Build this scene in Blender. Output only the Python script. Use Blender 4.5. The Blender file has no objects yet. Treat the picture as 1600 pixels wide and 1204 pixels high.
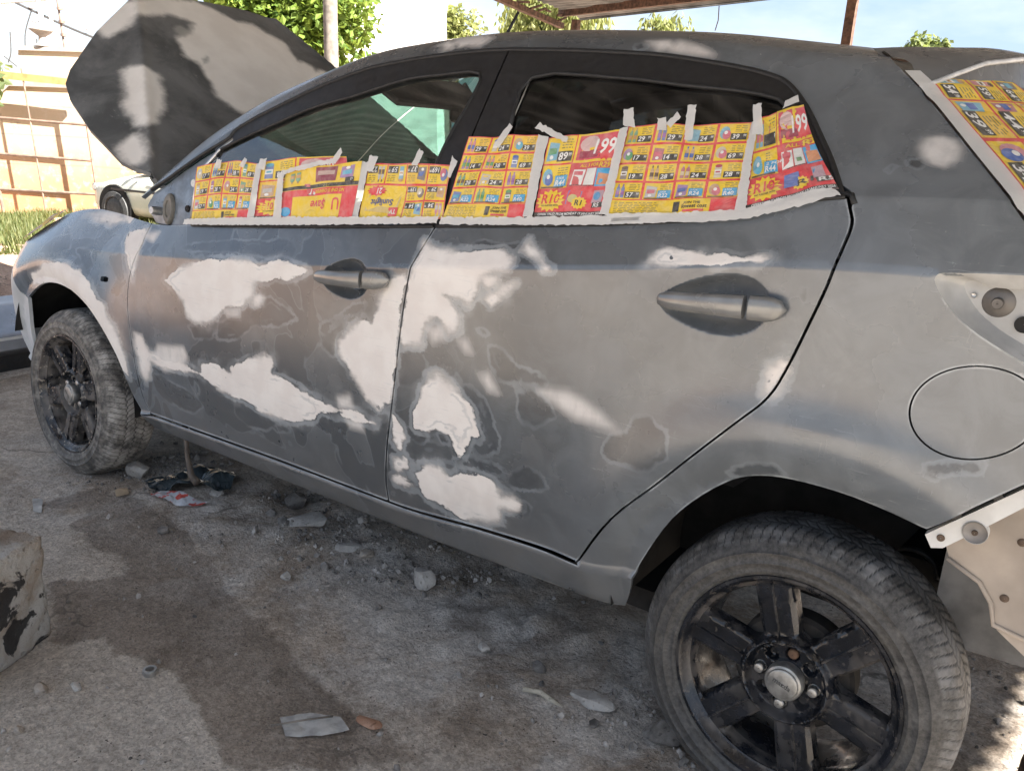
import bpy, bmesh, math, random
import numpy as np
from mathutils import Vector, Matrix
from mathutils.geometry import delaunay_2d_cdt
sc = bpy.context.scene
COL = sc.collection
R = math.radians
# ---------------------------------------------------------------- camera
cd = bpy.data.cameras.new('camera'); cam = bpy.data.objects.new('camera', cd); COL.objects.link(cam)
cd.sensor_width = 36.0; cd.lens = 1300.70/1600*36.0; cd.clip_start = .02; cd.clip_end = 3000
_fw = Vector((-.54417764, .78792051, -.2881874)); _rt = Vector((.81274149, .58030723, .05191143)); _up = Vector((-.20813931, .20597281, .9561659))
_m = Matrix((( _rt.x, _up.x, -_fw.x), (_rt.y, _up.y, -_fw.y), (_rt.z, _up.z, -_fw.z))).to_4x4()
_m.translation = Vector((.31369255, -2.17567689, 1.22536835)); cam.matrix_world = _m
sc.camera = cam
# ---------------------------------------------------------------- sky and sun
SUN_EL, SUN_AZ = R(40), R(6)          # azimuth measured from +X towards +Y
wd = bpy.data.worlds.new('World'); sc.world = wd; wd.use_nodes = True
nt = wd.node_tree; nt.nodes.clear()
def wn(t, **k):
    n = nt.nodes.new(t)
    for a, b in k.items(): setattr(n, a, b)
    return n
sky = wn('ShaderNodeTexSky', sky_type='NISHITA', sun_disc=False, sun_elevation=SUN_EL, sun_rotation=math.pi/2-SUN_AZ, air_density=1.0, dust_density=1.0, ozone_density=1.0)
tc = wn('ShaderNodeTexCoord')
mp = wn('ShaderNodeMapping'); mp.inputs['Scale'].default_value = (1, 1, 2.6)
nz = wn('ShaderNodeTexNoise'); nz.inputs['Scale'].default_value = 3.2; nz.inputs['Detail'].default_value = 6; nz.inputs['Roughness'].default_value = .58
rp = wn('ShaderNodeMapRange'); rp.inputs['From Min'].default_value = .38; rp.inputs['From Max'].default_value = .62
mc = wn('ShaderNodeMix', data_type='RGBA'); mc.inputs[6].default_value = (1.15, 1.50, 2.15, 1); mc.inputs[7].default_value = (2.15, 2.28, 2.5, 1)
mx = wn('ShaderNodeMix', data_type='RGBA'); mx.inputs[0].default_value = .86
bg = wn('ShaderNodeBackground'); bg.inputs['Strength'].default_value = .06
ow = wn('ShaderNodeOutputWorld')
L = nt.links
L.new(tc.outputs['Generated'], mp.inputs['Vector']); L.new(mp.outputs[0], nz.inputs['Vector']); L.new(nz.outputs['Fac'], rp.inputs['Value'])
L.new(rp.outputs[0], mc.inputs[0]); L.new(mc.outputs[2], mx.inputs[7]); L.new(sky.outputs[0], mx.inputs[6]); L.new(mx.outputs[2], bg.inputs['Color']); L.new(bg.outputs[0], ow.inputs['Surface'])
sd = bpy.data.lights.new('sun', 'SUN'); sd.energy = 4.0; sd.angle = R(.6); sd.color = (1, .95, .88)
sun = bpy.data.objects.new('sun', sd); COL.objects.link(sun)
sdir = Vector((math.cos(SUN_AZ)*math.cos(SUN_EL), math.sin(SUN_AZ)*math.cos(SUN_EL), math.sin(SUN_EL)))
sun.rotation_euler = sdir.to_track_quat('Z', 'Y').to_euler()
vs = sc.view_settings; vs.view_transform = 'Standard'; vs.look = 'None'; vs.exposure = 2.95; vs.gamma = 1; vs.use_curve_mapping = False
sc.render.engine = 'CYCLES'
sc.cycles.max_bounces = 8; sc.cycles.transparent_max_bounces = 16

# ================================================================ helpers
rng = np.random.default_rng(7)
MATS = {}
class NT:
    """tiny node-graph helper"""
    def __init__(s, name):
        m = bpy.data.materials.new(name); m.use_nodes = True; s.m = m; s.t = m.node_tree
        s.b = s.t.nodes['Principled BSDF']; s.out = s.t.nodes['Material Output']; MATS[name] = m
    def n(s, t, **k):
        x = s.t.nodes.new(t)
        for a, b in k.items(): setattr(x, a, b)
        return x
    def put(s, sock, v):
        if v is None: return
        if hasattr(v, 'links') or isinstance(v, bpy.types.NodeSocket): s.t.links.new(v, sock)
        else:
            if isinstance(v, (tuple, list)) and len(v) == 3 and sock.type == 'RGBA': v = (*v, 1)
            sock.default_value = v
    def obj(s): return s.n('ShaderNodeTexCoord').outputs['Object']
    def geo(s): return s.n('ShaderNodeNewGeometry').outputs['Position']
    def attr(s, name, out='Fac'):
        a = s.n('ShaderNodeAttribute'); a.attribute_name = name; return a.outputs[out]
    def noise(s, vec, scale, detail=4, rough=.55, dist=0, col=False):
        a = s.n('ShaderNodeTexNoise'); s.put(a.inputs['Vector'], vec)
        a.inputs['Scale'].default_value = scale; a.inputs['Detail'].default_value = detail; a.inputs['Roughness'].default_value = rough; a.inputs['Distortion'].default_value = dist
        return a.outputs['Color' if col else 'Fac']
    def voro(s, vec, scale, feature='F1', rand=1):
        a = s.n('ShaderNodeTexVoronoi', feature=feature); s.put(a.inputs['Vector'], vec); a.inputs['Scale'].default_value = scale; a.inputs['Randomness'].default_value = rand
        return a.outputs['Distance']
    def scale(s, vec, sc_, rot=(0, 0, 0)):
        a = s.n('ShaderNodeMapping'); s.put(a.inputs['Vector'], vec); a.inputs['Scale'].default_value = sc_; a.inputs['Rotation'].default_value = rot; return a.outputs[0]
    def mr(s, v, a, b, c=0, d=1, smooth=True):
        x = s.n('ShaderNodeMapRange', interpolation_type='SMOOTHSTEP' if smooth else 'LINEAR'); s.put(x.inputs['Value'], v)
        for i, q in zip(('From Min', 'From Max', 'To Min', 'To Max'), (a, b, c, d)): s.put(x.inputs[i], q)
        return x.outputs[0]
    def math(s, op, a, b=None, c=None, clamp=False):
        x = s.n('ShaderNodeMath', operation=op, use_clamp=clamp); s.put(x.inputs[0], a); s.put(x.inputs[1], b); s.put(x.inputs[2], c); return x.outputs[0]
    def mix(s, f, a, b, mode='MIX'):
        x = s.n('ShaderNodeMix', data_type='RGBA', blend_type=mode); s.put(x.inputs[0], f); s.put(x.inputs[6], a); s.put(x.inputs[7], b); return x.outputs[2]
    def bump(s, h, st=.3, d=.01, nrm=None):
        x = s.n('ShaderNodeBump'); s.put(x.inputs['Height'], h); x.inputs['Strength'].default_value = st; x.inputs['Distance'].default_value = d
        s.put(x.inputs['Normal'], nrm); return x.outputs[0]
    def set(s, col=None, rough=None, metal=None, nrm=None, spec=None, **k):
        s.put(s.b.inputs['Base Color'], col); s.put(s.b.inputs['Roughness'], rough); s.put(s.b.inputs['Metallic'], metal); s.put(s.b.inputs['Normal'], nrm); s.put(s.b.inputs['Specular IOR Level'], spec)
        for a, b in k.items(): s.put(s.b.inputs[a.replace('_', ' ')], b)
        return s.m
def simple(name, col, rough=.6, metal=0, var=.25, scale=30, bump=.0, spec=None):
    g = NT(name); p = g.obj(); nz_ = g.noise(p, scale, 5)
    c0 = tuple(c*(1-var) for c in col); c1 = tuple(min(1, c*(1+var)) for c in col)
    c = g.mix(g.mr(nz_, .3, .7), c0, c1)
    g.set(c, g.mr(g.noise(p, scale*.6, 3), .3, .7, max(0, rough-.08), min(1, rough+.08)), metal, g.bump(nz_, bump, .004) if bump else None, spec)
    return g.m
def mesh(name, V, F, mat=None, parent=None, smooth=True, normals=None, attrs=None, mids=None):
    me = bpy.data.meshes.new(name); me.from_pydata([tuple(map(float, v)) for v in V], [], [tuple(map(int, f)) for f in F])
    if mat is not None:
        for m in (mat if isinstance(mat, (list, tuple)) else [mat]): me.materials.append(m)
    if mids is not None: me.polygons.foreach_set('material_index', np.asarray(mids, np.int32))
    me.polygons.foreach_set('use_smooth', np.full(len(me.polygons), bool(smooth)))
    if attrs:
        for k, v in attrs.items():
            v = np.asarray(v, np.float32)
            if v.ndim == 2:
                a = me.attributes.new(k, 'FLOAT_COLOR', 'POINT'); a.data.foreach_set('color', np.c_[v, np.ones(len(v), np.float32)].ravel().astype(np.float32))
            else:
                a = me.attributes.new(k, 'FLOAT', 'POINT'); a.data.foreach_set('value', v)
    if normals is not None: me.normals_split_custom_set_from_vertices([tuple(map(float, n)) for n in normals])
    me.update()
    return link(name, me, parent)
def link(name, me, parent=None):
    o = bpy.data.objects.new(name, me); COL.objects.link(o)
    if parent is not None: o.parent = parent
    return o
def empty(name, loc=(0, 0, 0)):
    o = bpy.data.objects.new(name, None); COL.objects.link(o); o.location = loc; o.empty_display_size = .1; return o
def tag(o, label, cat, group=None):
    o['label'] = label; o['category'] = cat
    if group: o['group'] = group
    return o
def struct(o): o['kind'] = 'structure'; return o
class MB:
    """collects shapes, builds one mesh"""
    def __init__(s): s.V = []; s.F = []; s.n = 0
    def add(s, V, F):
        V = np.asarray(V, float); s.V.append(V); s.F += [tuple(int(i)+s.n for i in f) for f in F]; s.n += len(V); return s
    def box(s, c, d, rot=None, bev=0):
        x, y, z = [v/2 for v in d]
        if bev:
            b = bev; V = []
            for sx in (-1, 1):
                for sy in (-1, 1):
                    for sz in (-1, 1):
                        V += [(sx*x, sy*(y-b), sz*(z-b)), (sx*(x-b), sy*y, sz*(z-b)), (sx*(x-b), sy*(y-b), sz*z)]
            bm = bmesh.new()
            for v in V: bm.verts.new(v)
            r = bmesh.ops.convex_hull(bm, input=bm.verts); bmesh.ops.dissolve_limit(bm, angle_limit=.01, verts=bm.verts, edges=bm.edges)
            bm.verts.index_update(); VV = [tuple(v.co) for v in bm.verts]; FF = [[v.index for v in f.verts] for f in bm.faces]; bm.free(); V, F = np.array(VV), FF
        else:
            V = np.array([(sx*x, sy*y, sz*z) for sx in (-1, 1) for sy in (-1, 1) for sz in (-1, 1)])
            F = [(0, 1, 3, 2), (4, 6, 7, 5), (0, 4, 5, 1), (2, 3, 7, 6), (0, 2, 6, 4), (1, 5, 7, 3)]
        if rot is not None: V = V @ np.array(rot).T
        return s.add(V+np.asarray(c, float), F)
    def tube(s, pts, r, n=10, cap=True):
        pts = np.asarray(pts, float); m = len(pts); r = np.broadcast_to(np.asarray(r, float), (m,))
        t = np.gradient(pts, axis=0); t /= np.linalg.norm(t, axis=1)[:, None]+1e-12
        a = np.array((0, 0, 1.)) if abs(t[0][2]) < .9 else np.array((1., 0, 0)); V = []
        for i in range(m):
            u = a-t[i]*(a@t[i]); u /= np.linalg.norm(u)+1e-12; a = u; w = np.cross(t[i], u)
            for k in range(n):
                q = 2*math.pi*k/n; V.append(pts[i]+r[i]*(math.cos(q)*u+math.sin(q)*w))
        F = [(i*n+k, i*n+(k+1) % n, (i+1)*n+(k+1) % n, (i+1)*n+k) for i in range(m-1) for k in range(n)]
        if cap: F += [tuple(range(n))[::-1], tuple(range((m-1)*n, m*n))]
        return s.add(V, F)
    def lathe(s, prof, n=64, axis='y', c=(0, 0, 0), close=False):
        """prof: (r, h) list, turned about the y axis (or z)"""
        prof = np.asarray(prof, float); m = len(prof); q = np.linspace(0, 2*math.pi, n, endpoint=False)
        rr = prof[:, 0][:, None]; V = np.stack([rr*np.cos(q), np.broadcast_to(prof[:, 1][:, None], (m, n)), rr*np.sin(q)], -1).reshape(-1, 3)
        if axis == 'z': V = V[:, [0, 2, 1]]
        if axis == 'x': V = V[:, [1, 0, 2]]
        F = [(i*n+k, i*n+(k+1) % n, (i+1)*n+(k+1) % n, (i+1)*n+k) for i in range(m-1) for k in range(n)]
        return s.add(V+np.asarray(c, float), F)
    def prism(s, poly, axis, a, b):
        """poly in the two other axes, extruded from a to b along axis"""
        n = len(poly); ax = 'xyz'.index(axis); V = np.zeros((2*n, 3)); o = [i for i in range(3) if i != ax]
        for j, h in enumerate((a, b)):
            V[j*n:(j+1)*n, ax] = h; V[j*n:(j+1)*n, o] = poly
        return s.add(V, [tuple(range(n)), tuple(range(n, 2*n))[::-1]]+[(i, i+n, (i+1) % n+n, (i+1) % n) for i in range(n)])
    def build(s, name, mat, parent=None, smooth=False, fix=True):
        o = mesh(name, np.concatenate(s.V), s.F, mat, parent, smooth)
        if fix:
            bm = bmesh.new(); bm.from_mesh(o.data); bmesh.ops.recalc_face_normals(bm, faces=bm.faces); bm.to_mesh(o.data); bm.free()
        return o
def auto(o, deg=35):
    """smooth with sharp edges above an angle"""
    me = o.data; me.polygons.foreach_set('use_smooth', np.ones(len(me.polygons), bool)); me.set_sharp_from_angle(angle=R(deg)); return o
def vnoise(x, y, seed=0):
    x = np.asarray(x, float); y = np.asarray(y, float); xi = np.floor(x).astype(np.int64); yi = np.floor(y).astype(np.int64); xf = x-xi; yf = y-yi
    def h(a, b):
        n = (a*374761393+b*668265263+seed*974711) & 0x7fffffff; n = ((n ^ (n >> 13))*1274126177) & 0x7fffffff; n = n ^ (n >> 16); return (n & 0xffff)/65535.0
    u = xf*xf*(3-2*xf); v = yf*yf*(3-2*yf)
    return (h(xi, yi)*(1-u)+h(xi+1, yi)*u)*(1-v)+(h(xi, yi+1)*(1-u)+h(xi+1, yi+1)*u)*v
def fbm(x, y, seed=0, o=4):
    a = 0; s = 0; w = 1
    for k in range(o): a = a+w*vnoise(x*2**k+k*17.3, y*2**k-k*9.1, seed+k); s += w; w *= .5
    return a/s
def sdf(px, py, poly):
    """signed distance of points to a polygon (negative inside)"""
    P_ = np.asarray(poly, float); n = len(P_); d = np.full(px.shape, 1e9); ins = np.zeros(px.shape, bool)
    for i in range(n):
        ax, ay = P_[i]; bx, by = P_[(i+1) % n]; ex, ey = bx-ax, by-ay; l2 = ex*ex+ey*ey+1e-15
        t = np.clip(((px-ax)*ex+(py-ay)*ey)/l2, 0, 1); d = np.minimum(d, (px-ax-t*ex)**2+(py-ay-t*ey)**2)
        c = ((ay > py) != (by > py))
        if abs(by-ay) > 1e-15: ins ^= c & (px < ex*(py-ay)/(by-ay)+ax)
    d = np.sqrt(d); return np.where(ins, -d, d)
def dens(poly, step, closed=True):
    P_ = [np.asarray(p, float) for p in poly]; o = []; n = len(P_)
    for i in range(n if closed else n-1):
        a, b = P_[i], P_[(i+1) % n]; k = max(1, int(math.ceil(np.linalg.norm(b-a)/step)))
        for j in range(k): o.append(tuple(a+(b-a)*j/k))
    if not closed: o.append(tuple(P_[-1]))
    return o
def smooth_line(pts, k=6):
    """Catmull-Rom through points"""
    p = np.asarray(pts, float); q = np.vstack([2*p[0]-p[1], p, 2*p[-1]-p[-2]]); o = []
    for i in range(1, len(q)-2):
        for t in np.linspace(0, 1, k, endpoint=False):
            o.append(.5*((2*q[i])+(-q[i-1]+q[i+1])*t+(2*q[i-1]-5*q[i]+4*q[i+1]-q[i+2])*t*t+(-q[i-1]+3*q[i]-3*q[i+1]+q[i+2])*t**3))
    o.append(p[-1]); return [tuple(v) for v in o]
def cdt(outer, holes, step, rows=None, grid=True, fine=()):
    """triangulated polygon with interior grid points -> (pts2d, tris, loops)"""
    loops = [dens(outer, step)]+[dens(h, step) for h in holes]; P2 = []; E = []; LP = []
    for l in loops:
        s0 = len(P2); P2 += l; E += [(s0+i, s0+(i+1) % len(l)) for i in range(len(l))]; LP.append(list(range(s0, s0+len(l))))
    o = np.array(loops[0]); x0, y0 = o.min(0); x1, y1 = o.max(0)
    if grid:
        gx = np.arange(math.floor(x0/step)*step, x1+step, step); gy = np.arange(math.floor(y0/step)*step, y1+step, step)
        if rows is not None:
            gy = np.array(sorted([g for g in gy if min(abs(g-r) for r in rows) > .45*step]+[r for r in rows if y0 < r < y1]))
        X, Y = np.meshgrid(gx, gy); X = X.ravel(); Y = Y.ravel(); d = sdf(X, Y, outer)
        for h in holes: d = np.maximum(d, -sdf(X, Y, h))
        k = d < -.4*step
        for (a0, a1, b0, b1, st) in fine:
            inb = (X > a0) & (X < a1) & (Y > b0) & (Y < b1); k &= ~inb
            XX_, YY_ = np.meshgrid(np.arange(a0+st/2, a1, st), np.arange(b0+st/2, b1, st)); XX_ = XX_.ravel(); YY_ = YY_.ravel(); kk = sdf(XX_, YY_, outer) < -.4*st
            for r_ in (rows or ()): kk &= np.abs(YY_-r_) > .3*st
            P2 += list(zip(XX_[kk].tolist(), YY_[kk].tolist()))
        P2 += list(zip(X[k].tolist(), Y[k].tolist()))
    v, e, f, ov, oe, of = delaunay_2d_cdt([Vector(p) for p in P2], E, [], 0, 1e-6)
    V = np.array([tuple(q) for q in v]); T = np.array([tuple(q) for q in f]); c = V[T].mean(1)
    d = sdf(c[:, 0], c[:, 1], outer)
    for h in holes: d = np.maximum(d, -sdf(c[:, 0], c[:, 1], h))
    T = T[d < 0]
    return V, T
def boundary(T):
    e = {}
    for t in T:
        for i in range(3):
            a, b = int(t[i]), int(t[(i+1) % 3]); e[(a, b)] = e.get((a, b), 0)+1
    return [(a, b) for (a, b) in e if (b, a) not in e]

# lettering is meshed once, while the scene is still empty
_tc = {}
def _letters(strings):
    obs = []
    for t in strings:
        cu = bpy.data.curves.new('t', 'FONT'); cu.body = t; cu.size = 1; cu.resolution_u = 2; cu.offset = .022; o = bpy.data.objects.new('t', cu); COL.objects.link(o); obs.append((t, o))
    dg = bpy.context.evaluated_depsgraph_get()
    for t, o in obs:
        me = bpy.data.meshes.new_from_object(o.evaluated_get(dg)); V = np.array([tuple(v.co)[:2] for v in me.vertices]).reshape(-1, 2); F = [tuple(p.vertices) for p in me.polygons]; bpy.data.meshes.remove(me)
        _tc[t] = (V-[V[:, 0].min(), 0] if len(V) else V, F)
    for t, o in obs: bpy.data.objects.remove(o)
_letters(['%d' % k for k in (13, 14, 17, 19, 21, 22, 24, 26, 28, 29, 34, 37, 38, 39, 44, 49, 54, 57, 59, 64, 69, 89, 99, 139, 169, 199)]+['R22', 'R24', 'R40', 'R44', 'R29', 'R10', 'R1', 'R5', '2 FOR', 'JOIN THE', 'lowest cost', 'OFFERS VALID FROM MONDAY 19 JANUARY 2026', 'ALL 3 FOR', 'PAY FURTHER WITH', 'NO ONE IS CHEAPER!', 'U', '$ave', 'Sunlight', 'TV', 'mazda'])

# ================================================================ car side surface: feature lines in metres, x along the car, s around the section
def pchip(xk,yk,x):
    xk=np.asarray(xk,float);yk=np.asarray(yk,float);x=np.asarray(x,float)
    h=np.diff(xk);d=np.diff(yk)/h
    m=np.empty_like(yk);m[0]=d[0];m[-1]=d[-1]
    for i in range(1,len(xk)-1):
        if d[i-1]*d[i]<=0:m[i]=0
        else:
            w1=2*h[i]+h[i-1];w2=h[i]+2*h[i-1];m[i]=(w1+w2)/(w1/d[i-1]+w2/d[i])
    i=np.clip(np.searchsorted(xk,x)-1,0,len(xk)-2)
    t=(x-xk[i])/h[i]
    lo=t<0;hi=t>1
    tt=np.clip(t,0,1)
    r=(1+2*tt)*(1-tt)**2*yk[i]+tt*(1-tt)**2*h[i]*m[i]+tt*tt*(3-2*tt)*yk[i+1]+tt*tt*(tt-1)*h[i]*m[i+1]
    r=r+np.where(lo,t*h[i]*m[0],0)+np.where(hi,(t-1)*h[i]*m[-1],0)
    return r
# feature lines: x-> (y,z)
LINES=[
 # 0 sill bottom tuck
 dict(y=[(-3,-.66),(.7,-.66)],z=[(-3,.22),(-2,.265),(0,.285),(.7,.29)]),
 # 1 sill bottom
 dict(y=[(-3,-.795),(.7,-.795)],z=[(-3,.24),(-2,.288),(-1,.289),(-.3,.306),(.7,.31)]),
 # 2 sill crease
 dict(y=[(-3,-.832),(-2,-.832),(.7,-.838)],z=[(-3,.33),(-1.93,.341),(-1.34,.353),(-.94,.356),(-.66,.380),(-.43,.394),(-.3,.399),(.7,.41)]),
 # 3 door bottom inset
 dict(y=[(-3,-.822),(-2,-.822),(.7,-.828)],z=[(-3,.342),(-1.93,.353),(-1.34,.365),(-.94,.369),(-.66,.392),(-.43,.406),(-.3,.411),(.7,.42)]),
 # 4 tuck roll
 dict(y=[(-3,-.838),(.7,-.841)],z=[(-3,.44),(-1.9,.445),(-.9,.47),(-.3,.50),(.7,.51)]),
 # 5 mid
 dict(y=[(-3,-.845),(-2,-.846),(.7,-.85)],z=[(-3,.56),(-1.9,.58),(-.9,.63),(-.1,.70),(.7,.71)]),
 # 6 upper mid
 dict(y=[(-3,-.835),(-2.5,-.840),(-2,-.842),(.7,-.850)],z=[(-3,.68),(-1.9,.73),(-.9,.83),(-.1,.91),(.7,.93)]),
 # 7 shoulder
 dict(y=[(-3,-.79),(-2.5,-.80),(-2,-.825),(-1.5,-.838),(-.9,-.846),(.15,-.848),(.7,-.83)],z=[(-3,.755),(-2.5,.80),(-2,.835),(-1.21,.905),(-.6,.978),(-.33,1.014),(-.08,1.05),(.11,1.064),(.7,1.08)]),
 # 8 belt / fender top
 dict(y=[(-3,-.69),(-2.6,-.70),(-2.2,-.735),(-1.93,-.785),(-1.6,-.80),(-.4,-.80),(-.04,-.797),(.25,-.77),(.7,-.70)],z=[(-3,.80),(-2.7,.865),(-2.3,.93),(-1.93,.926),(-1.73,.942),(-.82,1.032),(-.38,1.083),(-.2,1.112),(-.04,1.157),(.25,1.172),(.7,1.175)]),
 # 9 mid glass (filled)
 None,
 # 10 window top
 dict(y=[(-2.05,-.785),(-1.93,-.77),(-1.765,-.722),(-1.56,-.658),(-1.2,-.61),(-.85,-.59),(-.5,-.585),(-.2,-.59),(.1,-.60),(.7,-.58)],z=[(-2.05,.95),(-1.93,1.02),(-1.765,1.144),(-1.56,1.258),(-1.2,1.373),(-.85,1.398),(-.5,1.386),(-.3,1.362),(-.1,1.335),(.2,1.29),(.7,1.22)]),
 # 11 rail groove
 dict(y=[(-2.05,-.775),(-1.93,-.757),(-1.765,-.70),(-1.56,-.632),(-1.2,-.575),(-.85,-.555),(-.2,-.555),(.1,-.555),(.7,-.50)],z=[(-2.05,.965),(-1.93,1.045),(-1.765,1.168),(-1.56,1.285),(-1.2,1.402),(-.85,1.428),(-.5,1.417),(-.2,1.386),(.1,1.345),(.7,1.25)]),
 # 12 roof edge
 dict(y=[(-2.05,-.755),(-1.93,-.73),(-1.765,-.67),(-1.56,-.592),(-1.2,-.51),(-.85,-.49),(-.2,-.49),(.1,-.48),(.7,-.42)],z=[(-2.05,.985),(-1.93,1.07),(-1.765,1.195),(-1.56,1.312),(-1.2,1.424),(-.85,1.451),(-.5,1.441),(-.2,1.412),(.1,1.375),(.7,1.27)]),
 # 13 silhouette
 dict(y=[(-2.05,-.73),(-1.93,-.70),(-1.765,-.632),(-1.56,-.54),(-1.2,-.44),(-.85,-.42),(-.2,-.42),(.1,-.40),(.7,-.35)],z=[(-2.05,.99),(-1.93,1.078),(-1.765,1.207),(-1.56,1.325),(-1.2,1.436),(-.85,1.462),(-.5,1.452),(-.2,1.423),(.1,1.385),(.7,1.28)]),
 # 14 centre
 dict(y=[(-2.05,0),(.7,0)],z=[(-2.05,1.0),(-1.93,1.09),(-1.765,1.222),(-1.56,1.342),(-1.2,1.455),(-.85,1.482),(-.5,1.472),(-.2,1.443),(.1,1.405),(.7,1.30)]),
]
SK=np.array([-.14,0,.062,.076,.155,.30,.47,.60,.71,.90,1.075,1.115,1.185,1.255,1.67])
CREASE={1,2,3,7,8,10}
PLAN_X=[-3.12,-3.05,-2.95,-2.85,-2.7,-2.45,-2.2,.2,.35,.48,.58,.64]
PLAN_D=[.42,.27,.14,.07,.022,.0,0,0,.006,.035,.085,.15]
def lines_at(x):
    x=np.asarray(x,float);Y=[];Z=[]
    for k,L in enumerate(LINES):
        if L is None:Y.append(None);Z.append(None);continue
        a,b=zip(*L['y']);c,d=zip(*L['z'])
        Y.append(pchip(a,b,x));Z.append(pchip(c,d,x))
    # window mid: bulged between belt and top
    Y[9]=.47*Y[8]+.53*Y[10]-.018*np.clip((Z[10]-Z[8])/.3,0,1);Z[9]=.5*Z[8]+.5*Z[10]
    return np.array(Y),np.array(Z)
def base(x,s):
    x=np.asarray(x,float).ravel();s=np.asarray(s,float).ravel()
    Y,Z=lines_at(x);K=len(SK);n=len(x)
    i=np.clip(np.searchsorted(SK,s)-1,0,K-2);ar=np.arange(n)
    h=np.diff(SK)
    def tang(V,k,side): # tangent at knot k seen from interval side: 'L' interval is right of knot
        dl=np.where(k>0,(V[k,ar]-V[np.maximum(k-1,0),ar])/h[np.maximum(k-1,0)],0)
        kr=np.minimum(k,K-2);dr=(V[np.minimum(k+1,K-1),ar]-V[k,ar])/h[kr]
        hl=h[np.maximum(k-1,0)];hr=h[kr]
        m=(dl*hr+dr*hl)/(hl+hr)
        cr=np.isin(k,list(CREASE))
        one=dr if side=='L' else dl
        m=np.where(cr,one,m);m=np.where(k==0,dr,m);m=np.where(k==K-1,dl,m)
        return m
    t=(s-SK[i])/h[i]
    out=[]
    for V in (Y,Z):
        a=V[i,ar];b=V[i+1,ar];ma=tang(V,i,'L')*h[i];mb=tang(V,i+1,'R')*h[i]
        out.append((1+2*t)*(1-t)**2*a+t*(1-t)**2*ma+t*t*(3-2*t)*b+t*t*(t-1)*mb)
    y,z=out
    d=pchip(PLAN_X,PLAN_D,np.clip(x,-3.12,.64))
    w=np.clip(np.abs(y)/.6,0,1)
    y=y+d*w
    return x,y,z
ARCH=[(.012,.345,.352),(-2.475,.335,.362)]  # x,z,r
CUPS=[(-1.088,.564,.078,.056,.030),(-.203,.535,.097,.050,.032)]
def S(x,s):
    x,y,z=base(x,s)
    side=s<.72
    for cx,cz,r in ARCH:
        d=np.hypot(x-cx,z-cz)-r
        dd=np.clip(d,0,None)
        off=np.where(dd<.075,.020*(1-dd/.075)**2,0)
        fl=-.014*np.exp(-((dd-.075)/.07)**2)*np.clip((.95-z)/.15,0,1)*np.clip((z-.30)/.1,0,1)
        y=y+np.where(side,off+fl,0)
    for cx,cs,a,b,dep in CUPS:
        q=((x-cx)/a)**2+((s-cs)/(b*(1+.25*np.clip((x-cx)/a,-1,1))))**2
        t=np.clip(1-q,0,1)
        y=y+dep*(t*t*(3-2*t))**.55
    return np.stack([x,y,z],-1)

# bonnet: closed shape (x,y)->z, then rotated about the hinge
HINGE=(-1.985,.97);HANG=math.radians(50.5)
def hood(x,y):
    x=np.asarray(x,float);y=np.asarray(y,float);a=np.abs(y)
    t=(-1.985-x)
    z=.985-.135*t-.055*t*t+.035*(1-(a/.7)**2)
    # ridge from (x=-2.98,|y|=.30) to (x=-2.12,|y|=.70)
    d=((a-.30)*.86-(x+2.98)*.40)/math.hypot(.86,.40)
    z=z-np.where(d>0,.5*d+.3*d*d,0)+.010*np.exp(-(d/.02)**2)
    dx=x-HINGE[0];dz=z-HINGE[1];c,s=math.cos(HANG),math.sin(HANG)
    return np.stack([HINGE[0]+dx*c+dz*s,y,HINGE[1]-dx*s+dz*c],-1)
HOOD_OUT=[(-2.0,-.63),(-2.06,-.70),(-2.18,-.745),(-2.35,-.745),(-2.5,-.725),(-2.58,-.70),(-2.64,-.66),(-2.80,-.51),(-2.95,-.33),(-2.985,-.18),(-2.99,0)]

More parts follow.
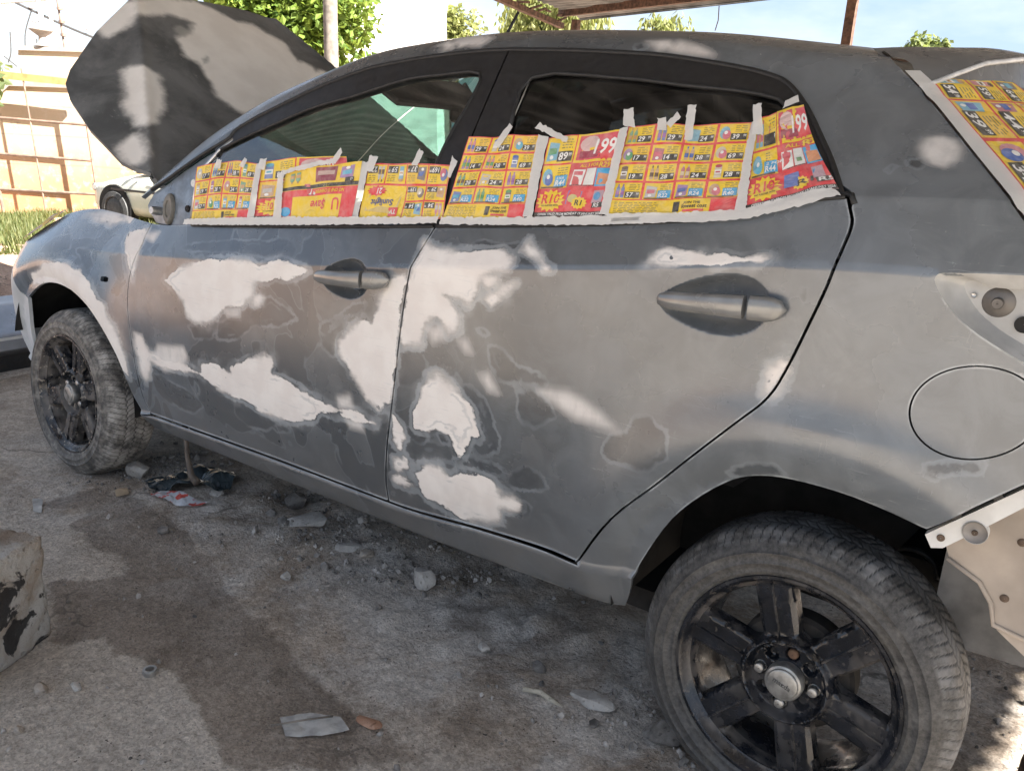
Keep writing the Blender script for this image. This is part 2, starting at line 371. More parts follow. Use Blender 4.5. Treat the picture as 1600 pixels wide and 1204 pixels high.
# outlines of panels, filler and rubbed patches on that surface, as (x, s)
D = {"shutF":[[-1.952,0.6646],[-1.958,0.6148],[-1.9832,0.5591],[-1.997,0.4928],[-2.0004,0.4148],[-1.9945,0.3258],[-1.984,0.2379],[-1.9756,0.1644],[-1.9699,0.1096],[-1.9567,0.0751]],"shutB":[[-0.9636,0.0761],[-0.9646,0.1039],[-0.9625,0.125],[-0.9381,0.2684],[-0.9248,0.3499],[-0.9128,0.4365],[-0.8925,0.5622],[-0.8755,0.6394],[-0.859,0.7039]],"shutR":[[-0.4261,0.0709],[-0.3502,0.179],[-0.248,0.2636],[-0.1311,0.3627],[-0.0864,0.4048],[-0.0625,0.4534],[-0.042,0.5121],[-0.0211,0.5801],[-0.0118,0.6335],[-0.0091,0.6687],[-0.0186,0.6939]],"archF":[[-2.688,0.3423],[-2.5549,0.4245],[-2.445,0.4463],[-2.3302,0.4258],[-2.2172,0.3949],[-2.131,0.3228],[-2.0635,0.2349],[-2.0281,0.1536],[-2.0113,0.1009],[-1.9984,0.0625]],"archR":[[-0.3389,-0.0003],[-0.3184,0.039],[-0.2989,0.0959],[-0.2375,0.1977],[-0.1486,0.2669],[-0.0717,0.2936],[0.0335,0.2956],[0.1151,0.2896],[0.1743,0.2826]],"cut":[[0.1818,0.2825],[0.2361,0.3252],[0.2891,0.362]],"glassF":[[-1.7318,0.7126],[-1.7491,0.9601],[-1.6926,1.0113],[-1.5375,1.01],[-1.4046,1.0124],[-1.2831,1.0089],[-1.2241,1.0127],[-1.1009,1.0302],[-1.0013,1.0322],[-0.8909,1.0299],[-0.8862,0.9701],[-0.8998,0.9184],[-0.911,0.8502],[-0.9119,0.7853],[-0.9054,0.7149]],"glassR":[[-0.7471,0.7129],[-0.7504,0.9134],[-0.751,1.0216],[-0.5537,1.027],[-0.4115,1.022],[-0.2962,1.0249],[-0.2273,1.0191],[-0.1993,1.0051],[-0.1532,0.9454],[-0.0999,0.8354],[-0.0532,0.714]],"grooveF":[[-2.0357,1.1154],[-1.9671,1.1091],[-1.8464,1.0649],[-1.7913,1.0487],[-1.6846,1.0416],[-1.6582,1.0627],[-1.5176,1.0645],[-1.3147,1.0638],[-1.1891,1.0686],[-1.002,1.0749],[-0.8377,1.0792]],"grooveR":[[-0.8377,1.0792],[-0.6706,1.0807],[-0.5209,1.0804],[-0.4362,1.079],[-0.3158,1.077],[-0.2507,1.0704],[-0.2091,1.0536],[-0.1654,1.006],[-0.1238,0.9359],[-0.0813,0.8423],[-0.0407,0.7234]],"bpil":[[-0.8427,0.716],[-0.8431,0.8329],[-0.8418,0.8978],[-0.8399,1.0773]],"hatch":[[-0.0767,1.1813],[-0.0488,1.133],[-0.0275,1.1125],[-0.0078,1.0989],[0.0115,1.0863],[0.0327,1.0658],[0.0539,1.0299],[0.0948,0.9526],[0.1331,0.8685],[0.1693,0.7739],[0.1927,0.7072],[0.212,0.6855]],"flap":[[0.1216,0.4182],[0.1868,0.4926],[0.214,0.3774],[0.2605,0.4775]],"tail":[[0.1242,0.593],[0.1259,0.5987],[0.1347,0.6031],[0.1803,0.6068],[0.2295,0.6088],[0.253,0.5049],[0.2446,0.5077],[0.1973,0.5286],[0.1594,0.5518],[0.1345,0.5772]],"screw":[[0.2066,0.5682]],"ind":[[-2.1286,0.5002]],"handleF":[[-1.1749,0.571],[-0.9377,0.5731],[-1.0021,0.5943],[-1.0838,0.6191],[-1.0831,0.5135],[-1.1599,0.5651],[-0.9981,0.5714]],"handleR":[[-0.3014,0.542],[-0.0741,0.5428],[-0.1361,0.5352],[-0.2083,0.5822],[-0.1987,0.4892],[-0.2962,0.5355],[-0.1112,0.5393]],
"filler":[[[-1.8215,0.5238],[-1.7445,0.5697],[-1.6438,0.5949],[-1.5336,0.6103],[-1.4786,0.6092],[-1.4309,0.6011],[-1.3959,0.5865],[-1.3254,0.6119],[-1.2644,0.6012],[-1.2093,0.5876],[-1.2483,0.5701],[-1.3371,0.5533],[-1.4132,0.5334],[-1.422,0.5006],[-1.4663,0.4703],[-1.5388,0.4629],[-1.5673,0.4364],[-1.6158,0.4046],[-1.6741,0.4052],[-1.7129,0.4307],[-1.722,0.4664],[-1.7731,0.4963]],[[-1.9817,0.3391],[-1.9381,0.3313],[-1.9064,0.2783],[-1.8429,0.2612],[-1.7369,0.2674],[-1.6576,0.2551],[-1.6498,0.2833],[-1.5996,0.2982],[-1.558,0.2861],[-1.5212,0.2798],[-1.5242,0.2979],[-1.4627,0.3249],[-1.4088,0.3404],[-1.374,0.3499],[-1.3449,0.3375],[-1.3598,0.3001],[-1.2933,0.2936],[-1.2373,0.2805],[-1.1984,0.265],[-1.1446,0.2581],[-1.0847,0.257],[-1.0852,0.2392],[-1.1149,0.2418],[-1.1763,0.2357],[-1.1935,0.2128],[-1.2592,0.1968],[-1.336,0.1839],[-1.4042,0.1906],[-1.4552,0.2076],[-1.5194,0.2071],[-1.5932,0.2211],[-1.6585,0.2468],[-1.7498,0.2453],[-1.824,0.2417],[-1.8781,0.2423],[-1.9052,0.2449],[-1.9216,0.1866],[-1.9391,0.1626],[-1.9625,0.1925],[-1.9697,0.2508]],[[-0.8964,0.5811],[-0.9408,0.5683],[-0.9602,0.5404],[-0.98,0.5156],[-0.9764,0.477],[-0.9996,0.4507],[-1.034,0.4558],[-1.0758,0.4316],[-1.1043,0.4066],[-1.104,0.3842],[-1.0746,0.3516],[-1.0387,0.3244],[-1.0179,0.2945],[-0.9762,0.2792],[-0.9353,0.2976],[-0.9242,0.3591],[-0.9176,0.4211],[-0.9065,0.5194]],[[-1.1895,0.2622],[-1.1283,0.2583],[-1.0616,0.2569],[-0.98,0.2484],[-0.9836,0.239],[-1.0621,0.2383],[-1.1365,0.2405],[-1.1908,0.2358]],[[-0.8764,0.6743],[-0.8383,0.6538],[-0.7718,0.6481],[-0.7136,0.6425],[-0.6616,0.6483],[-0.6346,0.6312],[-0.6183,0.6142],[-0.634,0.5976],[-0.6759,0.5871],[-0.6974,0.5817],[-0.7071,0.544],[-0.7225,0.5065],[-0.7514,0.521],[-0.7983,0.5328],[-0.7745,0.52],[-0.7561,0.4899],[-0.7489,0.4579],[-0.7715,0.4439],[-0.7965,0.4733],[-0.8148,0.4819],[-0.8325,0.4665],[-0.8502,0.4475],[-0.8488,0.4182],[-0.8738,0.4163],[-0.9054,0.4076],[-0.9144,0.4214],[-0.9031,0.5028],[-0.8881,0.5669],[-0.8772,0.601]],[[-0.6786,0.5186],[-0.6632,0.5401],[-0.622,0.5648],[-0.6091,0.565],[-0.6311,0.5359],[-0.6673,0.5089]],[[-0.6944,0.5738],[-0.6543,0.5823],[-0.6563,0.5667],[-0.6747,0.5557]],[[-0.607,0.6709],[-0.5772,0.6425],[-0.5284,0.5958],[-0.543,0.5957],[-0.5715,0.6256],[-0.6114,0.6539]],[[-0.8029,0.3709],[-0.766,0.3588],[-0.7412,0.3419],[-0.7106,0.3177],[-0.6921,0.2913],[-0.6823,0.2654],[-0.7086,0.2681],[-0.7192,0.2316],[-0.737,0.2173],[-0.7495,0.2398],[-0.7621,0.2602],[-0.7991,0.2634],[-0.8304,0.2536],[-0.8625,0.2575],[-0.8693,0.2892],[-0.8444,0.3272],[-0.827,0.361]],[[-0.9286,0.2701],[-0.9085,0.2541],[-0.892,0.2276],[-0.9094,0.2017],[-0.9258,0.2158]],[[-0.9319,0.1699],[-0.8905,0.1789],[-0.882,0.1617],[-0.9139,0.1478],[-0.9302,0.1536]],[[-0.9375,0.1289],[-0.8946,0.1404],[-0.8621,0.1335],[-0.8431,0.1282],[-0.898,0.1191],[-0.9324,0.1185]],[[-0.867,0.1552],[-0.8323,0.1765],[-0.7866,0.1862],[-0.7631,0.1731],[-0.7373,0.1826],[-0.6892,0.191],[-0.6427,0.1844],[-0.6193,0.1669],[-0.6211,0.1612],[-0.5828,0.1617],[-0.5715,0.151],[-0.5838,0.1359],[-0.6213,0.1269],[-0.6235,0.1008],[-0.6703,0.0849],[-0.7098,0.0847],[-0.7372,0.0846],[-0.7638,0.0949],[-0.8048,0.0993],[-0.8386,0.1064],[-0.8573,0.1244]],[[-0.3316,0.6134],[-0.3283,0.6318],[-0.3082,0.6465],[-0.2647,0.6383],[-0.2222,0.6283],[-0.1649,0.6176],[-0.1226,0.6154],[-0.1311,0.6084],[-0.1838,0.6077],[-0.2378,0.6028],[-0.3077,0.6022]],[[-0.0932,0.4467],[-0.0809,0.4579],[-0.0645,0.4649],[-0.0563,0.4583],[-0.0604,0.4423],[-0.0677,0.426],[-0.079,0.4123],[-0.0937,0.4129],[-0.0962,0.4339]],[[-2.6307,0.4115],[-2.6024,0.4665],[-2.5083,0.5211],[-2.4161,0.5391],[-2.3418,0.5333],[-2.2587,0.5167],[-2.2018,0.4825],[-2.1617,0.4394],[-2.1183,0.4049],[-2.0972,0.3683],[-2.0591,0.312],[-2.0325,0.2549],[-2.0141,0.1693],[-2.0357,0.1793],[-2.0639,0.2258],[-2.1224,0.3094],[-2.1976,0.3682],[-2.3385,0.4111],[-2.4319,0.4379],[-2.537,0.427]],[[-2.0695,0.6392],[-2.0621,0.6678],[-1.9992,0.682],[-1.9483,0.6881],[-1.9528,0.6345],[-1.9559,0.5967],[-1.9764,0.5156],[-2.0036,0.5501],[-2.0153,0.5934]],[[-2.3587,0.6814],[-2.2094,0.7053],[-2.129,0.6945],[-2.2006,0.6771]],[[-2.1932,0.713],[-2.1201,0.713],[-2.0188,0.7588],[-2.0911,0.6922]],[[-1.4224,0.4757],[-1.4135,0.4947],[-1.3962,0.5019],[-1.3836,0.4931],[-1.4008,0.4769],[-1.4138,0.4713]],[[-1.3247,0.5538],[-1.2961,0.5649],[-1.2602,0.5631],[-1.2962,0.5505]],[[-1.0709,1.1864],[-1.0248,1.1916],[-0.9623,1.1826],[-0.9202,1.1221],[-0.9298,1.1017],[-0.9855,1.1035],[-1.0198,1.1169]],[[-1.0629,1.1207],[-1.0473,1.1377],[-1.0094,1.1028],[-1.028,1.0946]]],
"soft":[[[-0.5394,0.361],[-0.5144,0.3648],[-0.4699,0.3651],[-0.435,0.3546],[-0.4002,0.3412],[-0.3698,0.3245],[-0.3543,0.3165],[-0.4023,0.3206],[-0.4509,0.3256],[-0.4868,0.3394]],[[-0.7474,0.4331],[-0.7246,0.4365],[-0.7086,0.4122],[-0.7288,0.4147]],[[-0.6888,0.3763],[-0.664,0.3818],[-0.6366,0.3512],[-0.6616,0.3527]],[[-0.8381,0.4526],[-0.7899,0.4578],[-0.7828,0.4349],[-0.8183,0.4245]],[[-1.1125,0.2822],[-1.068,0.2942],[-1.0614,0.2673],[-1.1057,0.2596]],[[-1.0843,0.234],[-1.0331,0.2411],[-1.0267,0.2187],[-1.0703,0.218]],[[-1.8585,0.3087],[-1.7306,0.3228],[-1.7138,0.2922],[-1.7491,0.251],[-1.837,0.2259],[-1.8867,0.2599]],[[-1.539,0.4506],[-1.4755,0.4546],[-1.4759,0.4369],[-1.5302,0.4361]],[[0.0457,0.9031],[0.0495,0.9365],[0.0692,0.9504],[0.0924,0.9408],[0.1031,0.9099],[0.1032,0.8666],[0.0901,0.8331],[0.0709,0.8421],[0.054,0.8721]],[[-0.4601,1.1319],[-0.427,1.1195],[-0.3886,1.1058],[-0.3658,1.0931],[-0.4135,1.0894],[-0.463,1.0925]],[[-0.5227,1.115],[-0.4784,1.1263],[-0.4486,1.1069],[-0.4831,1.0908]],[[-2.4327,0.6883],[-2.2984,0.7031],[-2.1866,0.7111],[-2.1858,0.6883]],[[-2.0046,0.6657],[-1.8849,0.6844],[-1.899,0.6464]]],
"old":[[[-0.6677,0.4262],[-0.6408,0.4316],[-0.6122,0.4109],[-0.5846,0.3982],[-0.5479,0.3936],[-0.5209,0.3781],[-0.53,0.3687],[-0.5659,0.3676],[-0.5979,0.3723],[-0.6357,0.373],[-0.6594,0.3931]],[[-0.5913,0.3585],[-0.5549,0.3615],[-0.5176,0.3471],[-0.4952,0.3245],[-0.5194,0.3111],[-0.5496,0.3002],[-0.5766,0.3086],[-0.5938,0.3256]],[[-0.7424,0.3608],[-0.7072,0.3563],[-0.6712,0.3295],[-0.647,0.3008],[-0.6287,0.2707],[-0.633,0.2455],[-0.6665,0.2318],[-0.6927,0.2318],[-0.6912,0.2705],[-0.6831,0.2841],[-0.7048,0.3183]],[[-0.3821,0.2819],[-0.3718,0.3074],[-0.336,0.3191],[-0.3224,0.3435],[-0.2917,0.3475],[-0.2562,0.3276],[-0.2492,0.2906],[-0.2807,0.2695],[-0.316,0.2668],[-0.3598,0.2689]],[[-0.7614,0.2058],[-0.7012,0.2215],[-0.649,0.2219],[-0.6148,0.2109],[-0.6257,0.1961],[-0.6774,0.195],[-0.737,0.1968],[-0.8119,0.1861],[-0.8244,0.193]],[[-0.9117,0.405],[-0.8546,0.4097],[-0.8283,0.3842],[-0.8457,0.3592],[-0.8767,0.3399],[-0.9123,0.3357]],[[-0.6088,0.1951],[-0.5658,0.2236],[-0.5336,0.2211],[-0.5006,0.1995],[-0.516,0.1883],[-0.5864,0.1781]],[[-0.7533,0.6597],[-0.714,0.6742],[-0.6623,0.6654],[-0.5949,0.6652],[-0.5444,0.6033],[-0.5627,0.5956],[-0.596,0.6087],[-0.6378,0.6255],[-0.6702,0.6425]],[[-0.8886,0.248],[-0.8496,0.2597],[-0.8176,0.2418],[-0.8366,0.224],[-0.8755,0.2309]],[[-0.7989,0.2543],[-0.7773,0.2578],[-0.7616,0.2378],[-0.7862,0.238]],[[-0.7035,0.4604],[-0.6814,0.4638],[-0.664,0.45],[-0.6802,0.4451]],[[-0.761,0.3744],[-0.7435,0.3777],[-0.7369,0.3669],[-0.7543,0.3617]],[[-0.6279,0.1256],[-0.5647,0.1603],[-0.5409,0.1512],[-0.5538,0.1281],[-0.6097,0.1169]],[[-1.7598,0.6327],[-1.6944,0.65],[-1.5561,0.6652],[-1.302,0.6708],[-1.2663,0.6426],[-1.2814,0.6038],[-1.4039,0.6189],[-1.5866,0.6255],[-1.7025,0.6205]],[[-1.5681,0.4121],[-1.4847,0.4422],[-1.3966,0.4771],[-1.3541,0.4977],[-1.2889,0.4708],[-1.2494,0.4455],[-1.3138,0.4205],[-1.4148,0.4186],[-1.5051,0.3712],[-1.5795,0.3688]],[[-1.7049,0.3889],[-1.635,0.4059],[-1.5877,0.3921],[-1.5986,0.3665],[-1.6771,0.3567]],[[-1.1647,0.4113],[-1.1131,0.4436],[-1.0844,0.4602],[-1.0834,0.3949],[-1.127,0.3731],[-1.1645,0.388]],[[-1.9066,0.2039],[-1.841,0.2036],[-1.6998,0.1792],[-1.6579,0.15],[-1.721,0.119],[-1.834,0.1267],[-1.9002,0.1508]],[[-1.518,0.2169],[-1.4565,0.1981],[-1.3871,0.1881],[-1.3298,0.1708],[-1.3887,0.1413],[-1.4714,0.1352],[-1.5177,0.167]],[[-1.367,0.1572],[-1.3112,0.1804],[-1.2981,0.1604],[-1.3534,0.1431]],[[-1.6519,0.309],[-1.6218,0.3169],[-1.6189,0.2983],[-1.644,0.2908]],[[-1.4097,0.2655],[-1.3921,0.2686],[-1.3848,0.2489],[-1.4069,0.2448]],[[-1.2895,0.2226],[-1.2482,0.2277],[-1.2332,0.2134],[-1.2743,0.2081]],[[-1.1712,0.44],[-1.1267,0.4578],[-1.0621,0.4883],[-1.0204,0.4962],[-1.0342,0.4788],[-1.112,0.4486],[-1.1412,0.4178],[-1.1711,0.4109]],[[0.0362,0.8481],[0.0529,0.8595],[0.0641,0.8365],[0.0563,0.8184],[0.0431,0.8246]],[[0.007,0.8077],[0.0159,0.8287],[0.0227,0.8257],[0.0182,0.797]],[[-0.5417,1.1024],[-0.5303,1.1093],[-0.5142,1.1009],[-0.5275,1.0929]],[[0.1668,0.3563],[0.1871,0.3678],[0.2377,0.3791],[0.2348,0.3689],[0.1951,0.359],[0.1768,0.3517]],[[-0.0653,0.5654],[-0.0511,0.5712],[-0.0464,0.5522],[-0.0593,0.538]],[[-0.1127,0.4439],[-0.0983,0.4554],[-0.0937,0.4498],[-0.1021,0.4361]],[[-0.1426,0.286],[-0.1049,0.3037],[-0.0615,0.309],[-0.0407,0.3007],[-0.0846,0.29],[-0.1323,0.2811]],[[-2.5563,0.5639],[-2.5157,0.6297],[-2.4216,0.6368],[-2.3523,0.5948],[-2.4422,0.5636]],[[-2.5249,0.5699],[-2.4749,0.591],[-2.4394,0.5587],[-2.4949,0.5453]],[[-2.3418,0.5988],[-2.2367,0.5973],[-2.1887,0.5382],[-2.2293,0.5271],[-2.2862,0.5701]],[[-2.1269,0.5816],[-2.0544,0.6014],[-2.017,0.5151],[-2.0497,0.4896]]],"paper":{"F1":[[-1.7542,0.9775],[-1.5102,0.8961],[-1.4843,0.7283],[-1.7289,0.7301]],"F2":[[-1.4941,0.8963],[-1.1886,0.8687],[-1.1208,0.7269],[-1.464,0.728]],"F3":[[-1.3858,0.8468],[-1.1287,0.8545],[-1.1083,0.7269],[-1.3603,0.7269]],"F4":[[-1.111,0.8509],[-0.866,0.8413],[-0.8416,0.7255],[-1.0917,0.7268]],"R1":[[-0.8418,0.8978],[-0.6659,0.9035],[-0.6328,0.726],[-0.8422,0.7269]],"R2":[[-0.6398,0.8971],[-0.4845,0.9145],[-0.4577,0.7277],[-0.611,0.7286]],"R3":[[-0.4735,0.9244],[-0.2362,0.9478],[-0.2003,0.7205],[-0.446,0.7288]],"R4":[[-0.2314,0.9577],[-0.1638,1.0044],[-0.0443,0.7365],[-0.1825,0.7183]]},
"tape":[[[-1.7479,0.7338],[-0.8451,0.7255],[-0.8445,0.7119],[-1.7553,0.7073]],[[-0.8422,0.7269],[-0.368,0.7249],[-0.3638,0.7037],[-0.8409,0.7119]],[[-0.4452,0.7302],[-0.1868,0.7228],[-0.0537,0.731],[-0.0343,0.7105],[-0.0948,0.6994],[-0.1749,0.6969],[-0.4403,0.7087]],[[-1.5093,0.8941],[-1.4848,0.8962],[-1.4589,0.728],[-1.4843,0.7283]],[[-1.1301,0.8531],[-1.1076,0.8522],[-1.089,0.7253],[-1.1118,0.7254]],[[-1.4062,0.8461],[-1.3848,0.85],[-1.3483,0.7268],[-1.3796,0.7271]],[[-0.6653,0.9021],[-0.6404,0.8984],[-0.6084,0.7258],[-0.6328,0.726]],[[-0.4851,0.9158],[-0.4691,0.9205],[-0.4415,0.7273],[-0.4605,0.7277]],[[-0.2374,0.9477],[-0.2249,0.9487],[-0.1816,0.7147],[-0.2009,0.7189]],[[-1.3921,0.8509],[-1.2173,0.8629],[-1.2089,0.8537],[-1.3806,0.8395]],[[-1.2263,0.8547],[-1.205,0.8854],[-1.195,0.8734],[-1.2062,0.8477]],[[-1.5705,0.9001],[-1.5608,0.9213],[-1.5484,0.9144],[-1.5513,0.8879]],[[-1.1046,0.8321],[-1.1095,0.8651],[-1.0812,0.8596],[-1.083,0.8285]],[[-0.9722,0.8392],[-0.9638,0.8733],[-0.9487,0.8647],[-0.9534,0.8346]],[[-0.8588,0.8124],[-0.8663,0.8577],[-0.8438,0.8425],[-0.8488,0.8096]],[[-1.673,0.9254],[-1.6708,0.9569],[-1.6526,0.944],[-1.6489,0.9157]],[[-0.7657,0.8801],[-0.7468,0.9227],[-0.7332,0.9148],[-0.7494,0.8734]],[[-0.6786,0.914],[-0.6707,0.9233],[-0.5881,0.8923],[-0.5899,0.8828]],[[-0.48,0.9201],[-0.4941,0.9523],[-0.4735,0.9558],[-0.4526,0.9171]],[[-0.4048,0.9113],[-0.4159,0.9387],[-0.3986,0.9415],[-0.3869,0.9154]],[[-0.3949,0.929],[-0.3816,0.9543],[-0.3703,0.9454],[-0.3833,0.9228]],[[-0.3454,0.8962],[-0.3661,0.9702],[-0.349,0.9691],[-0.3302,0.8956]],[[-0.224,0.9134],[-0.246,0.98],[-0.2311,0.9848],[-0.2056,0.9125]],[[-0.1918,0.9778],[-0.1923,0.9977],[-0.175,1.0117],[-0.1673,0.9936]],[[-1.4858,0.871],[-1.4899,0.8972],[-1.4637,0.8954],[-1.4591,0.8627]]],"hoodf":[[[-2.564,-0.528],[-2.549,-0.507],[-2.523,-0.476],[-2.452,-0.507],[-2.39,-0.528],[-2.323,-0.595],[-2.318,-0.621],[-2.38,-0.61],[-2.462,-0.574]],[[-2.226,-0.703],[-2.247,-0.677],[-2.2,-0.688],[-2.175,-0.698],[-2.17,-0.713],[-2.2,-0.713]],[[-2.887,-0.239],[-2.877,-0.167],[-2.836,-0.126],[-2.769,-0.178],[-2.718,-0.265],[-2.646,-0.276],[-2.585,-0.25],[-2.508,-0.255],[-2.431,-0.27],[-2.38,-0.25],[-2.339,-0.178],[-2.528,0.152],[-2.662,0.224],[-2.79,0.224],[-2.867,0.147],[-2.877,0.07],[-2.928,0.003],[-2.964,-0.07],[-2.944,-0.239],[-2.897,-0.337],[-2.862,-0.358]],[[-2.918,-0.425],[-2.913,-0.343],[-2.846,-0.384],[-2.805,-0.435],[-2.78,-0.487],[-2.815,-0.487]],[[-2.667,0.25],[-2.646,0.281],[-2.575,0.229],[-2.595,0.198]]],"hoodo":[[[-2.795,-0.26],[-2.81,-0.214],[-2.774,-0.198],[-2.744,-0.245],[-2.764,-0.265]],[[-2.631,-0.239],[-2.646,-0.203],[-2.61,-0.219],[-2.595,-0.255]]]}

# ================================================================ materials of the car
def make_paint():
    g = NT('sanded_primer_paint'); p = g.obj()
    n1 = g.math('SUBTRACT', g.noise(p, 16, 5, .6), .5); n2 = g.math('SUBTRACT', g.noise(p, 70, 4), .5)
    sx = g.n('ShaderNodeSeparateXYZ'); g.put(sx.inputs[0], p)
    # base grey primer, rubbed down unevenly
    big = g.noise(p, 3.2, 5, .6, .4); mid = g.noise(p, 11, 6, .62, .8)
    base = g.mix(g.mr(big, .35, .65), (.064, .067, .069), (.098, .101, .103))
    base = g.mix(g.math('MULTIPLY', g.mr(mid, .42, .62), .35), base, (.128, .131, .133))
    base = g.mix(g.mr(sx.outputs[0], -.75, .12, 0, .8), base, g.mix(g.mr(mid, .35, .65), (.124, .128, .131), (.165, .170, .173)))  # lighter towards the rear: bright sky sheen put into the base tone
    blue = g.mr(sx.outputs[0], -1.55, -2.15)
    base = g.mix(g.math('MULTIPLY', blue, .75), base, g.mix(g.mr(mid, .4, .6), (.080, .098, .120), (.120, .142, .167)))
    # sanding strokes
    s1 = g.noise(g.scale(p, (6, 40, 90), (0, .25, 0)), 3, 4, .7); s2 = g.noise(g.scale(p, (60, 40, 9), (0, .6, 0)), 3, 4, .7)
    st = g.math('ADD', g.math('MULTIPLY', g.mr(s1, .56, .78), .5), g.math('MULTIPLY', g.mr(s2, .6, .8), .45))
    stz = g.math('MULTIPLY', st, g.mr(g.noise(p, 4.5, 3), .45, .65)); base = g.mix(g.math('MULTIPLY', stz, .8), base, (.24, .24, .238))
    # random rubbed-through spots of the older dark coat towards the front
    nb = g.noise(p, 5.2, 3, .5, .9); zone = g.mr(sx.outputs[0], -.55, -1.0)
    zt = g.mr(sx.outputs[2], 1.05, .95)
    zone = g.math('MULTIPLY', zone, zt)
    bm_ = g.math('MULTIPLY', g.mr(nb, .535, .545), zone); base = g.mix(g.math('MULTIPLY', bm_, .7), base, (.045, .049, .053))
    br = g.math('MULTIPLY', g.mr(g.math('ABSOLUTE', g.math('SUBTRACT', nb, .540)), .012, .004), zone); base = g.mix(g.math('MULTIPLY', br, .38), base, (.20, .21, .215))
    # traced rubbed-through patches with feathered rings
    o = g.math('ADD', g.math('ADD', g.attr('old'), g.math('MULTIPLY', n1, .032)), g.math('MULTIPLY', n2, .008))
    om = g.mr(o, .003, -.003); col = g.mix(g.math('MULTIPLY', om, .78), base, g.mix(g.mr(mid, .35, .65), (.036, .039, .043), (.062, .066, .070)))
    r1 = g.mr(g.math('ABSOLUTE', o), .0055, .0015); r2 = g.mr(g.math('ABSOLUTE', g.math('ADD', o, .014)), .004, .001)
    r3 = g.mr(g.math('ABSOLUTE', g.math('ADD', o, .024)), .003, .001)
    rings = g.math('ADD', g.math('MULTIPLY', r1, .42), g.math('MULTIPLY', r2, g.mr(g.noise(p, 12, 2), .5, .62, 0, .25)))
    rings = g.math('MULTIPLY', rings, g.mr(g.noise(p, 9, 3), .38, .58, .25, 1))
    col = g.mix(rings, col, (.27, .28, .285))
    # body filler
    f = g.math('ADD', g.math('ADD', g.attr('filler'), g.math('MULTIPLY', n1, .032)), g.math('MULTIPLY', n2, .008))
    smr = g.noise(g.scale(p, (5, 12, 20), (0, .55, 0)), 2.2, 5, .65); f = g.math('ADD', f, g.math('MULTIPLY', g.math('SUBTRACT', smr, .5), .026))
    fz = g.mr(g.noise(p, 6, 3), .42, .6, .0015, .014)
    fm = g.mr(f, fz, g.math('MULTIPLY', fz, -1)); halo = g.math('MULTIPLY', g.mr(f, .035, 0), g.mr(g.noise(p, 13, 3), .45, .7, 0, .4))
    strk = g.noise(g.scale(p, (24, 22, 7), (0, .9, 0)), 2.5, 5)
    sm = g.math('MULTIPLY', g.attr('soft'), g.mr(strk, .3, .62, .82, 1)); sm = g.math('MULTIPLY', sm, .85)
    filc = g.mix(g.mr(g.noise(p, 18, 4), .35, .65), (.70, .605, .53), (.76, .67, .59))
    rim = g.math('MULTIPLY', g.mr(g.math('ABSOLUTE', g.math('SUBTRACT', f, .012)), .005, .001), g.mr(g.noise(p, 8, 2), .5, .6))
    dh = g.math('MULTIPLY', g.mr(f, .055, .012), g.mr(g.noise(p, 6.5, 4), .40, .60)); col = g.mix(g.math('MULTIPLY', dh, .55), col, (.050, .054, .058))
    col = g.mix(g.math('MULTIPLY', rim, .3), col, (.08, .085, .09))
    fb = g.math('MULTIPLY', g.mr(g.math('ABSOLUTE', g.math('SUBTRACT', f, .009)), .008, .003), g.mr(g.noise(p, 5.5, 3), .40, .58, .1, .75)); col = g.mix(fb, col, (.25, .255, .255))
    col = g.mix(halo, col, (.50, .48, .455)); col = g.mix(sm, col, filc); col = g.mix(fm, col, filc)
    ib = g.math('MULTIPLY', g.mr(g.math('ABSOLUTE', g.math('ADD', f, .013)), .0045, .001), g.mr(g.noise(p, 9, 3), .52, .62)); col = g.mix(g.math('MULTIPLY', ib, .45), col, (.33, .325, .315))
    sc3 = g.mr(g.noise(g.scale(p, (3, 60, 110), (0, .9, 0)), 3, 3, .6), .62, .70); col = g.mix(g.math('MULTIPLY', g.math('MULTIPLY', sc3, fm), .35), col, (.42, .41, .39))
    pin = g.math('MULTIPLY', g.mr(g.noise(p, 26, 2), .72, .74), fm); col = g.mix(pin, col, (.09, .095, .10))
    # worn bright edges, dust
    ed = g.math('MULTIPLY', g.mr(g.attr('edge'), .0035, .0008), g.mr(g.noise(p, 12, 4), .45, .6)); col = g.mix(g.math('MULTIPLY', ed, .6), col, (.42, .42, .41))
    dust = g.math('MULTIPLY', g.mr(sx.outputs[2], .55, .28), g.mr(g.noise(p, 6, 5), .3, .7, .1, .55)); col = g.mix(dust, col, (.16, .145, .13))
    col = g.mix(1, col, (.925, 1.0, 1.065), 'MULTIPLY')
    fa = g.math('MAXIMUM', fm, sm)
    rough = g.mr(g.noise(p, 5, 5), .3, .7, .20, .33); rough = g.math('ADD', rough, g.math('MULTIPLY', fa, .45)); rough = g.math('ADD', rough, g.math('MULTIPLY', stz, .12)); rough = g.math('ADD', rough, g.math('MULTIPLY', dust, .4), clamp=True)
    wav = g.noise(p, 7, 2); nrm = g.bump(wav, .12, .006); nrm = g.bump(fm, .25, .0008, nrm); nrm = g.bump(g.noise(p, 420, 2), .05, .0006, nrm)
    g.put(g.b.inputs['Coat Weight'], g.math('MULTIPLY', g.math('SUBTRACT', 1, fa), .35)); g.put(g.b.inputs['Coat Roughness'], .16)
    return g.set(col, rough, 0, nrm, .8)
PAINT = make_paint()
